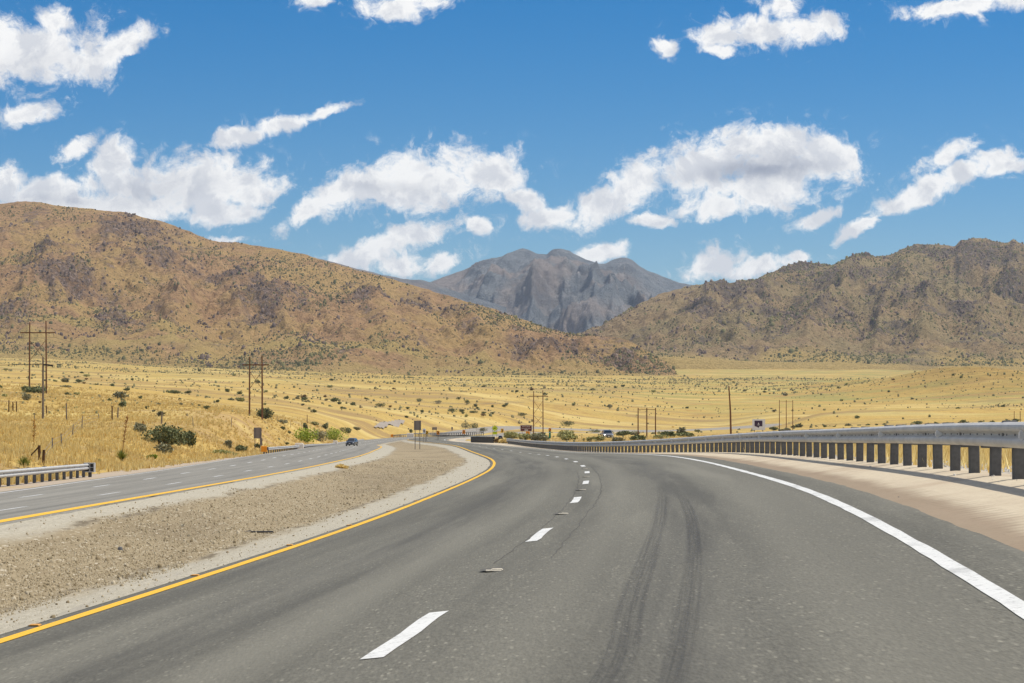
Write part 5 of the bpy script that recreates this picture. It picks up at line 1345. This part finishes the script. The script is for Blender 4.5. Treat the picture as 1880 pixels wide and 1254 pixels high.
# ------------------------------------------------------------------ road signs
def text_mesh(s, size, align='CENTER'):
    cu = bpy.data.curves.new('lettering', 'FONT'); cu.body = s; cu.size = size; cu.align_x = align; cu.align_y = 'CENTER'; cu.extrude = .004
    ob = bpy.data.objects.new('lettering', cu); COL.objects.link(ob); dg = bpy.context.evaluated_depsgraph_get(); dg.update()
    me = bpy.data.meshes.new_from_object(ob.evaluated_get(dg)); bpy.data.objects.remove(ob); bpy.data.curves.remove(cu); return me
def lettering(s, size, m, parent, loc, width=None):
    me = text_mesh(s, size); me.materials.clear(); me.materials.append(m); o = bpy.data.objects.new('lettering', me); COL.objects.link(o); o.parent = parent
    o.rotation_euler = (math.radians(90), 0, 0); o.location = loc
    if width:
        xs = [v.co.x for v in me.vertices]; o.scale = (width / (max(xs) - min(xs)),) * 2 + (1,)
    return o
def sign(name, x, yb, cx, cy, wp, hp, face, label, cat='sign', shape='rect', posts=1, deco=None, Y=None, group=None, back=False, edge=None, bury=.3, postw=.06, thick=.03):
    """a panel wp x hp photo pixels centred at cx, cy, on posts rising from the ground at x, yb"""
    X, Yd, Z = hit(x, yb)
    if Y: Yd = Y
    k = Yd/F; X = (cx-CX)*k; Z = Pz(X, Yd); w, h = wp*k, hp*k; zc = (HY-cy)*k - Z
    r = empty(name, (X, Yd, Z)); tag(r, label, cat, group)
    pw = max(postw, .75*k)
    for dx in ([0] if posts == 1 else [-w*.33, w*.33]):
        MB().box((dx, .06 if not back else -.06, (zc + h*.45 - bury)/2), (pw, pw*.8, zc + h*.45 + bury)).build('post', M['steelpost'], r)
    p = MB()
    if shape == 'rect': poly = [(-w/2, -h/2), (w/2, -h/2), (w/2, h/2), (-w/2, h/2)]
    elif shape == 'diamond': poly = [(0, -h/2), (w/2, 0), (0, h/2), (-w/2, 0)]
    p.prism([(a, b + zc) for a, b in poly], -thick/2, thick/2)
    q = p.build('panel', face, r)
    if edge:
        e = MB(); s = 1.0
        n = len(poly)
        for i in range(n):
            a, b = poly[i], poly[(i+1) % n]; f0, f1 = .97, .90
            e.prism([(a[0]*f0, a[1]*f0 + zc), (b[0]*f0, b[1]*f0 + zc), (b[0]*f1, b[1]*f1 + zc), (a[0]*f1, a[1]*f1 + zc)], -thick/2 - .008, -thick/2 - .002)
        e.build('border', edge, r)
    if back:   # stiffener bars on a sign seen from behind
        for dx in (-w*.33, w*.33): MB().box((dx, -thick/2 - .03, zc), (max(.05, .5*k), .05, h*.96)).build('stiffener', M['steelpost'], r)
    if deco: deco(r, zc, w, h, -thick/2 - .012)
    return r
def chev(right=True):
    def f(r, zc, w, h, y):
        s = 1 if right else -1
        MB().prism([(s*a*w, zc + b*h) for a, b in ((-.30,.40),(.02,.40),(.34,0),(.02,-.40),(-.30,-.40),(.02,0))], y - .006, y).build('chevron', M['black'], r)
    return f
sign('sign_back', 473, 832, 473, 795, 14.5, 20, M['signback'], 'grey back of a road sign on two posts beside the left carriageway', posts=2, back=True, edge=None)
rr = sign('sign_back', 478.5, 832, 480, 811, 3.6, 13, M['signback'], 'small narrow sign back fixed low beside the larger sign back', Y=hit(473, 832)[1] + .3, back=False)
sign('sign_back', 767, 825, 766.5, 781, 13, 17.5, M['signback'], 'grey back of a road sign on two thin posts in the gravel median', posts=2, back=True)
def shield_deco(r, zc, w, h, y):
    MB().prism([(a*w, zc + b*h) for a, b in ((-.3,.25),(.3,.25),(.3,-.1),(0,-.38),(-.3,-.1))], y - .006, y).build('emblem', M['signback'], r)
sign('route_sign', 779, 812, 778.8, 791.5, 5.5, 9, M['white'], 'small white route sign just left of the leftmost black chevron', posts=2, deco=shield_deco)
sign('chevron_sign', 783.5, 811, 783.6, 794, 5.2, 6, M['yellow'], 'yellow chevron sign touching the white route sign', 'chevron sign', deco=chev(), group='yellow chevron signs around the bend')
sign('chevron_sign', 804, 807.5, 804.2, 794.5, 5.2, 7, M['orange'], 'orange chevron sign second along the far bend', 'chevron sign', deco=chev(), group='yellow chevron signs around the bend')
sign('chevron_sign', 851.5, 804, 851.6, 793, 5.2, 7, M['orange'], 'orange chevron sign below the diagonal thicket at the far bend', 'chevron sign', deco=chev(), group='yellow chevron signs around the bend')
sign('chevron_sign', 922, 803, 922, 790.5, 5.2, 7, M['yellow'], 'yellow chevron sign right of the fluorescent yellow green sign', 'chevron sign', deco=chev(), Y=860, group='yellow chevron signs around the bend')
sign('chevron_sign', 1010, 797, 1009.6, 789, 5, 6, M['orange'], 'orange chevron sign above the green marker', 'chevron sign', deco=chev(), Y=900, group='yellow chevron signs around the bend')
sign('chevron_sign', 1110, 794, 1110, 787, 5, 5.5, M['yellow'], 'yellow chevron sign above the parked grey vehicle', 'chevron sign', deco=chev(), Y=1060, group='yellow chevron signs around the bend')
sign('chevron_sign', 1236, 791, 1235.5, 785.5, 5, 5, M['yellow'], 'yellow chevron sign above the broad dark bush', 'chevron sign', deco=chev(), Y=1085, group='yellow chevron signs around the bend')
sign('chevron_sign', 1353, 791, 1353, 785, 4, 4.5, M['yellow'], 'tiny chevron sign between the leaning pole and the white board', 'chevron sign', deco=chev(), Y=1110, group='yellow chevron signs around the bend')
sign('chevron_sign', 1480, 791, 1480, 785.5, 4, 4.5, M['yellow'], 'tiny chevron sign farthest right, past the right triple pole pylon', 'chevron sign', deco=chev(), Y=1120, group='yellow chevron signs around the bend')
sign('sign_back', 798, 797, 797.8, 786.8, 9, 5, M['signback'], 'wide low sign back above the far bend guardrail', posts=2, Y=840, back=True)
sign('sign_back', 750, 799, 750, 788.5, 2.8, 5, M['signback'], 'very small sign back left of the gravel median sign', Y=800)
sign('sign_back', 830, 797, 830, 786.5, 3, 5, M['signback'], 'very small sign back standing alone above the far guardrail', Y=870)
def three_lines(r, zc, w, h, y):
    for q in (.22, -.05, -.28): MB().box((0, y, zc + q*h), (w*.55, .006, h*.10)).build('lettering', M['black'], r)
sign('small_sign', 877.5, 805, 877.6, 791, 5.6, 6.5, M['white'], 'small white sign on two posts left of the fluorescent yellow green sign', posts=2, Y=610, edge=M['steelpost'])
def bike(r, zc, w, h, y):
    mb = MB()
    def ring(cx_, cz_, R_, n=18):
        for i in range(n):
            a, b = 2*math.pi*i/n, 2*math.pi*(i+1)/n
            mb.prism([(cx_ + R_*math.cos(a), cz_ + R_*math.sin(a)), (cx_ + R_*math.cos(b), cz_ + R_*math.sin(b)), (cx_ + R_*.72*math.cos(b), cz_ + R_*.72*math.sin(b)), (cx_ + R_*.72*math.cos(a), cz_ + R_*.72*math.sin(a))], y - .006, y)
    def bar(a, b, t):
        a = np.array(a); b = np.array(b); d = (b-a)/np.linalg.norm(b-a); n = np.array([-d[1], d[0]])*t
        mb.prism([tuple(a-n), tuple(b-n), tuple(b+n), tuple(a+n)], y - .006, y)
    R_ = w*.115; lx, rx, z0 = -w*.15, w*.15, zc - h*.05
    ring(lx, z0, R_); ring(rx, z0, R_); t = w*.014
    bar((lx, z0), (-w*.03, z0), t); bar((lx, z0), (-w*.07, z0 + h*.13), t); bar((-w*.07, z0 + h*.13), (-w*.03, z0), t); bar((-w*.07, z0 + h*.13), (w*.10, z0 + h*.13), t); bar((-w*.03, z0), (w*.10, z0 + h*.13), t); bar((rx, z0), (w*.09, z0 + h*.18), t); bar((w*.09, z0 + h*.18), (w*.14, z0 + h*.18), t); bar((-w*.11, z0 + h*.16), (-w*.03, z0 + h*.16), t)
    mb.build('symbol', M['black'], r)
ys = sign('warning_sign', 908, 807, 908.5, 786.3, 11.5, 11.5, M['fluo'], 'fluorescent yellow green diamond sign with a plaque below, left of the brown guide sign', 'warning sign', 'diamond', posts=2, deco=bike, edge=M['black'], Y=520)
k = 520/F; zc = (HY - 795)*k - ys.location.z
pl = MB().box((0, 0, zc), (7.6*k, .03, 5.2*k)).build('plaque', M['fluo'], ys); MB().box((0, -.02, zc + 2.2*k), (7.2*k, .008, .5*k)).build('border', M['black'], pl)
lettering('SHARE', 1.5*k, M['black'], pl, (0, -.022, zc + .8*k), 5.4*k); lettering('THE ROAD', 1.5*k, M['black'], pl, (0, -.022, zc - 1.2*k), 6.2*k)
def guide(r, zc, w, h, y):
    lettering('Aguirre Springs', h*.2, M['white'], r, (0, y, zc + h*.27), w*.66); lettering('Recreation Area', h*.2, M['white'], r, (0, y, zc - h*.02), w*.72)
    MB().prism([(a*w, zc + b*h) for a, b in ((-.14,-.36),(.08,-.36),(.08,-.42),(.17,-.30),(.08,-.18),(.08,-.24),(-.14,-.24))], y - .006, y).build('arrow', M['white'], r)
sign('guide_sign', 966, 800.5, 966, 786.2, 22.5, 11.3, M['brown'], 'brown guide sign with white lettering and arrow beside the third pylon', 'guide sign', posts=2, deco=guide, edge=M['white'], Y=640, thick=.05)
def mark(r, zc, w, h, y): MB().prism([(a*w, zc + b*h) for a, b in ((-.08,-.3),(.08,-.3),(.08,.05),(.22,.05),(0,.32),(-.22,.05),(-.08,.05))], y - .006, y).build('symbol', M['black'], r)
sign('warning_sign', 969, 801, 969, 795.2, 7, 6, M['orange'], 'small orange sign below the brown guide sign', 'warning sign', deco=mark, Y=655)
sign('small_sign', 961, 802, 961, 797, 3, 4, M['white'], 'little white panel left of the small orange sign', Y=655)
sign('small_sign', 975, 802, 975, 797, 3.2, 4, M['white'], 'little white panel right of the small orange sign', Y=655)
mm = sign('mile_marker', 1009.5, 809, 1009.5, 798, 3.6, 13, M['greensign'], 'narrow green marker sign among the shrubs behind the guardrail', 'mile marker', Y=330)
k = 330/F; zc = (HY - 798)*k - mm.location.z
for i, s_ in enumerate('MI'): pass
MB().box((0, -.024, zc + 4.2*k), (2.2*k, .006, .9*k)).build('marking', M['white'], mm)
def board(r, zc, w, h, y):
    MB().prism([(a*w, zc + b*h) for a, b in ((-.33,.36),(.28,.36),(.28,-.16),(.06,-.16),(-.02,-.30),(-.12,-.22),(-.33,-.14))], y - .010, y - .002).build('emblem', M['purple'], r)
    MB().prism([(a*w - .02*w, zc + b*h + .10*h) for a, b in ((-.05,-.05),(.05,-.05),(0,.10))], y - .018, y - .012).build('symbol', M['white'], r)
    MB().box((-.02*w, y - .015, zc - .03*h), (.16*w, .006, .05*h)).build('lettering', M['white'], r)
sign('notice_board', 1393, 789, 1393, 779.5, 23.5, 20, M['white'], 'white notice board with a dark purple emblem behind the right guardrail', 'notice board', posts=2, deco=board, Y=520, thick=.12, postw=.12)
for i, px_ in enumerate((1862, 1873)):
    X, Yd, Z = hit(px_, 777); Yd = 560; k = Yd/F; X = (px_-CX)*k; Z = Pz(X, Yd)
    r = MB().tube([(0, 0, -.5), (0, 0, (HY - 755)*k - Z)], [.09, .08], 8).build('marker_post', M['rust'], None); r.location = (X, Yd, Z)
    tag(r, ('left' if i == 0 else 'right') + ' one of two thin brown posts at the far right edge', 'post', 'thin brown posts at the right edge')

# road reflectors, litter ----------------------------------------------------
M['pad'] = plain_mat('cream_reflector_pad', (.52,.47,.37), .3, 30)
M['padyel'] = plain_mat('amber_reflector_pad', (.55,.27,.06), .2, 30)
M['groove'] = plain_mat('cut_groove', (.10,.095,.08), .3, 20)
Rdx = lambda Y: float(R_X(np.array([Y]))[0])
def reflector(Y, dx, label, group, m, base, w=.11):
    X = Rdx(Y) + dx if base == 'd' else float(Ry(np.array([Y]))[0]) + dx
    z = float(surf(np.array([X]), np.array([Y]))[0]) + .026
    r = empty('road_reflector', (X, Y, z)); tag(r, label, 'road reflector', group)
    g = random.Random(int(Y*10)); an = [2*math.pi*i/12 for i in range(12)]
    v = [(math.cos(a)*w*1.45*g.uniform(.7, 1.25), math.sin(a)*w*2.6*g.uniform(.7, 1.2), .003) for a in an] + [(0, 0, .003)]
    if base == 'd': MB().add(v, [(i, (i+1) % 12, 12) for i in range(12)]).build('groove', M['groove'], r)
    MB().prism([(-w/2, .004), (w/2, .004), (w*.36, .012), (-w*.36, .012)], -.055, .055).build('lens', m, r)
    if base == 'd': MB().box((-.03, -.17, .006), (w*1.3, .12, .008)).build('pad', m, r)
for i, Y in enumerate([20.2, 32.6, 44.8, 57, 69.3, 81.5]):
    reflector(Y, .02, 'cream reflector patch in the asphalt between the two nearest lane dashes' if i == 0 else ('cream reflector patch between the second and third lane dashes' if i == 1 else 'small cream reflector patch between distant lane dashes'), 'cream reflector patches along the lane dashes', M['pad'], 'd')
for i, Y in enumerate([18.6, 24.6, 30.7, 36.8, 42.9, 49, 55, 61]):
    reflector(Y, -.13, 'small amber reflector at the outer side of the yellow edge line', 'amber reflectors along the yellow line', M['padyel'], 'y', .10)
def small(name, x, y, mk, label, cat):
    X, Yd, Z = hit(x, y); o = mk(Yd/F); o.location = (X, Yd, Z); tag(o, label, cat); return o
def stick(k):
    return MB().box((0, 0, .02), (.36, .10, .022), bev=.008, rz=.1).add([(-.18,-.05,.03),(-.30,-.01,.02),(-.17,.04,.05)], [(0, 1, 2)]).build('tyre_scrap', M['black'])
small('tyre_scrap', 481, 978.5, stick, 'dark strip of tyre lying in the gravel median', 'tyre scrap')
def stone(k):
    v, f = clumps(np.array([0.]), np.array([0.]), np.array([0.]), np.array([.075]), 5, .55, 7, .4); return new_obj('stone', v, f, M['post'])
small('stone', 221, 1010, stone, 'dark stone lying alone in the gravel median', 'stone')
small('stone', 1650, 914, stone, 'dark pebble on the pinkish dirt shoulder', 'stone').scale = (.35, .35, .35)

# ------------------------------------------------------------------ vehicles
def glass(name):
    m, t, b = mat(name, .08, .6); b.inputs['Base Color'].default_value = (.015,.02,.022,1); b.inputs['Coat Weight'].default_value = .4; return m
M['glass'] = glass('dark_window_glass')
M['tyre'] = plain_mat('tyre_rubber', (.015,.015,.015), .2, 9, .9, .2)
M['rim'] = plain_mat('alloy_rim', (.45,.46,.47), .08, 5, .3, .5, .8)
M['lamp'] = plain_mat('lamp_lens', (.80,.83,.86), .05, 5, .15, .6, .2)
M['tail'] = plain_mat('tail_lamp_lens', (.35,.012,.01), .05, 5, .2, .6)
M['trim'] = plain_mat('black_trim', (.02,.02,.022), .1, 5, .6, .3)
def car_paint(n, c):
    m = plain_mat(n, c, .06, .8, .32, .5, .35); m.node_tree.nodes['Principled BSDF'].inputs['Coat Weight'].default_value = .7; return m
def suv(x, yb, wpx, paint_m, label, yaw, Y=None, group=None):
    X, Yd, Z = hit(x, yb); Yd = Y or Yd; X = (x-CX)/F*Yd; Z = float(ground(np.array([X]), np.array([Yd]))[0]) + .03
    W, Lh = 1.86, 4.6
    r = empty('car', (X, Yd, Z), yaw); tag(r, label, 'car', group); s = wpx*Yd/F/W; r.scale = (s, s, s)
    def sec(y, hw, z0, z1, zs):     # octagonal section of the hull at y (front is -y)
        return [(-hw*.86, y, z0), (hw*.86, y, z0), (hw, y, z0 + .14), (hw, y, zs), (hw*.92, y, z1 - .03), (hw*.70, y, z1), (-hw*.70, y, z1), (-hw*.92, y, z1 - .03), (-hw, y, zs), (-hw, y, z0 + .14)]
    h = W/2
    S_ = [(-2.30,h*.78,.36,.74,.60),(-2.22,h*.92,.28,.84,.66),(-2.0,h*.985,.25,.93,.72),(-1.5,h,.24,1.0,.78),(-.95,h,.24,1.06,.84),(-.2,h,.24,1.08,.88),(1.2,h,.24,1.10,.90),(2.0,h*.985,.26,1.10,.90),(2.24,h*.95,.34,1.04,.86),(2.30,h*.88,.42,.95,.8)]
    b = MB().loft([sec(*q) for q in S_])
    # roof and pillars as one cabin shell
    cab = [(-1.05, .80, 1.06), (-.22, .66, 1.60), (.5, .66, 1.66), (1.5, .65, 1.63), (2.02, .62, 1.52), (2.24, .78, 1.04)]
    secs = [[(-.82, y, 1.04), (.82, y, 1.04), (w_, y, z_ - .05), (w_*.86, y, z_), (-w_*.86, y, z_), (-w_, y, z_ - .05)] for y, w_, z_ in cab]
    b.loft(secs); b.build('body', paint_m, r, smooth=False)
    def quad(name, q, off, m=M['glass']):
        a = np.array(q, float); n = np.cross(a[1]-a[0], a[3]-a[0]); n /= np.linalg.norm(n); c = a.mean(0)
        if np.dot(n, c - np.array([0, .4, 1.2])) < 0: n = -n
        MB().add([tuple(p + n*off) for p in a] + [tuple(p - n*.02) for p in a], [(0,1,2,3),(4,5,6,7),(0,1,5,4),(1,2,6,5),(2,3,7,6),(3,0,4,7)]).build(name, m, r)
    quad('windscreen', [(-.72,-.98,1.11),(.72,-.98,1.11),(.58,-.28,1.56),(-.58,-.28,1.56)], .02)
    quad('rear_window', [(-.64,2.19,1.12),(.64,2.19,1.12),(.52,2.04,1.46),(-.52,2.04,1.46)], .03)
    for sg in (-1, 1):
        for (ya, yb_, yc, yd) in ((-.80,.42,.42,-.18),(.50,1.35,1.35,.50),(1.43,2.08,1.85,1.43)):
            quad('side_window', [(sg*.815,ya,1.12),(sg*.815,yb_,1.12),(sg*.68,yc,1.54),(sg*.68,yd,1.54)], .02)
        MB().box((sg*.66, -2.185, .74), (.40, .16, .17), bev=.04, rz=-sg*.35).build('headlight', M['lamp'], r)
        MB().box((sg*.76, 2.25, .92), (.22, .10, .26), bev=.03).build('tail_light', M['tail'], r)
        MB().box((sg*1.0, -.78, 1.12), (.20, .12, .15), bev=.03).build('mirror', paint_m, r)
        MB().box((sg*.62, -2.27, .44), (.26, .06, .10), bev=.02).build('fog_lamp', M['lamp'], r)
        for yw in (-1.42, 1.38):
            wv = empty('wheel', (sg*(h - .10), yw, .34)); wv.parent = r
            ty_ = MB().tube([(-.12, 0, 0), (-.10, 0, 0), (.10, 0, 0), (.12, 0, 0)], [.30, .345, .345, .30], 22); ty_.build('tyre', M['tyre'], wv)
            rm = MB().tube([(sg*.10, 0, 0), (sg*.128, 0, 0)], [.23, .21], 18)
            rm.build('rim', M['rim'], wv)
            ar = MB(); n = 12
            for i in range(n):
                a, c = math.pi*i/n, math.pi*(i+1)/n
                ar.prism([(0, 0)], 0, 0) if False else ar.add([(sg*(.105), math.cos(a)*.37, math.sin(a)*.37), (sg*.105, math.cos(c)*.37, math.sin(c)*.37), (sg*.105, math.cos(c)*.44, math.sin(c)*.44), (sg*.105, math.cos(a)*.44, math.sin(a)*.44),
                    (sg*.122, math.cos(a)*.37, math.sin(a)*.37), (sg*.122, math.cos(c)*.37, math.sin(c)*.37), (sg*.122, math.cos(c)*.44, math.sin(c)*.44), (sg*.122, math.cos(a)*.44, math.sin(a)*.44)], [(4,5,6,7),(0,1,5,4),(2,3,7,6)])
            ar.build('arch', M['trim'], wv)
    MB().box((0, -2.285, .62), (.74, .06, .17), bev=.02).build('grille', M['trim'], r)
    MB().box((0, -2.30, .42), (1.0, .08, .16), bev=.03).build('lower_grille', M['trim'], r)
    MB().box((0, -2.335, .50), (.32, .02, .11)).build('number_plate', M['white'], r)
    MB().box((0, 2.33, .80), (.32, .02, .11)).build('number_plate', M['white'], r)
    MB().box((0, 2.30, .46), (1.5, .10, .20), bev=.04).build('rear_bumper', M['trim'], r)
    return r
suv(646, 818.8, 16.2, car_paint('dark_blue_paint', (.035,.05,.075)), 'dark blue car driving towards us on the left carriageway', math.radians(-8))
suv(1115, 806.5, 19, car_paint('grey_paint', (.20,.205,.215)), 'grey car parked among the shrubs behind the right guardrail', math.radians(4))
suv(919, 808, 7.6, car_paint('black_blue_paint', (.018,.022,.035)), 'dark car seen from behind between the yellow green sign and the olive bushes', math.radians(176), Y=500)
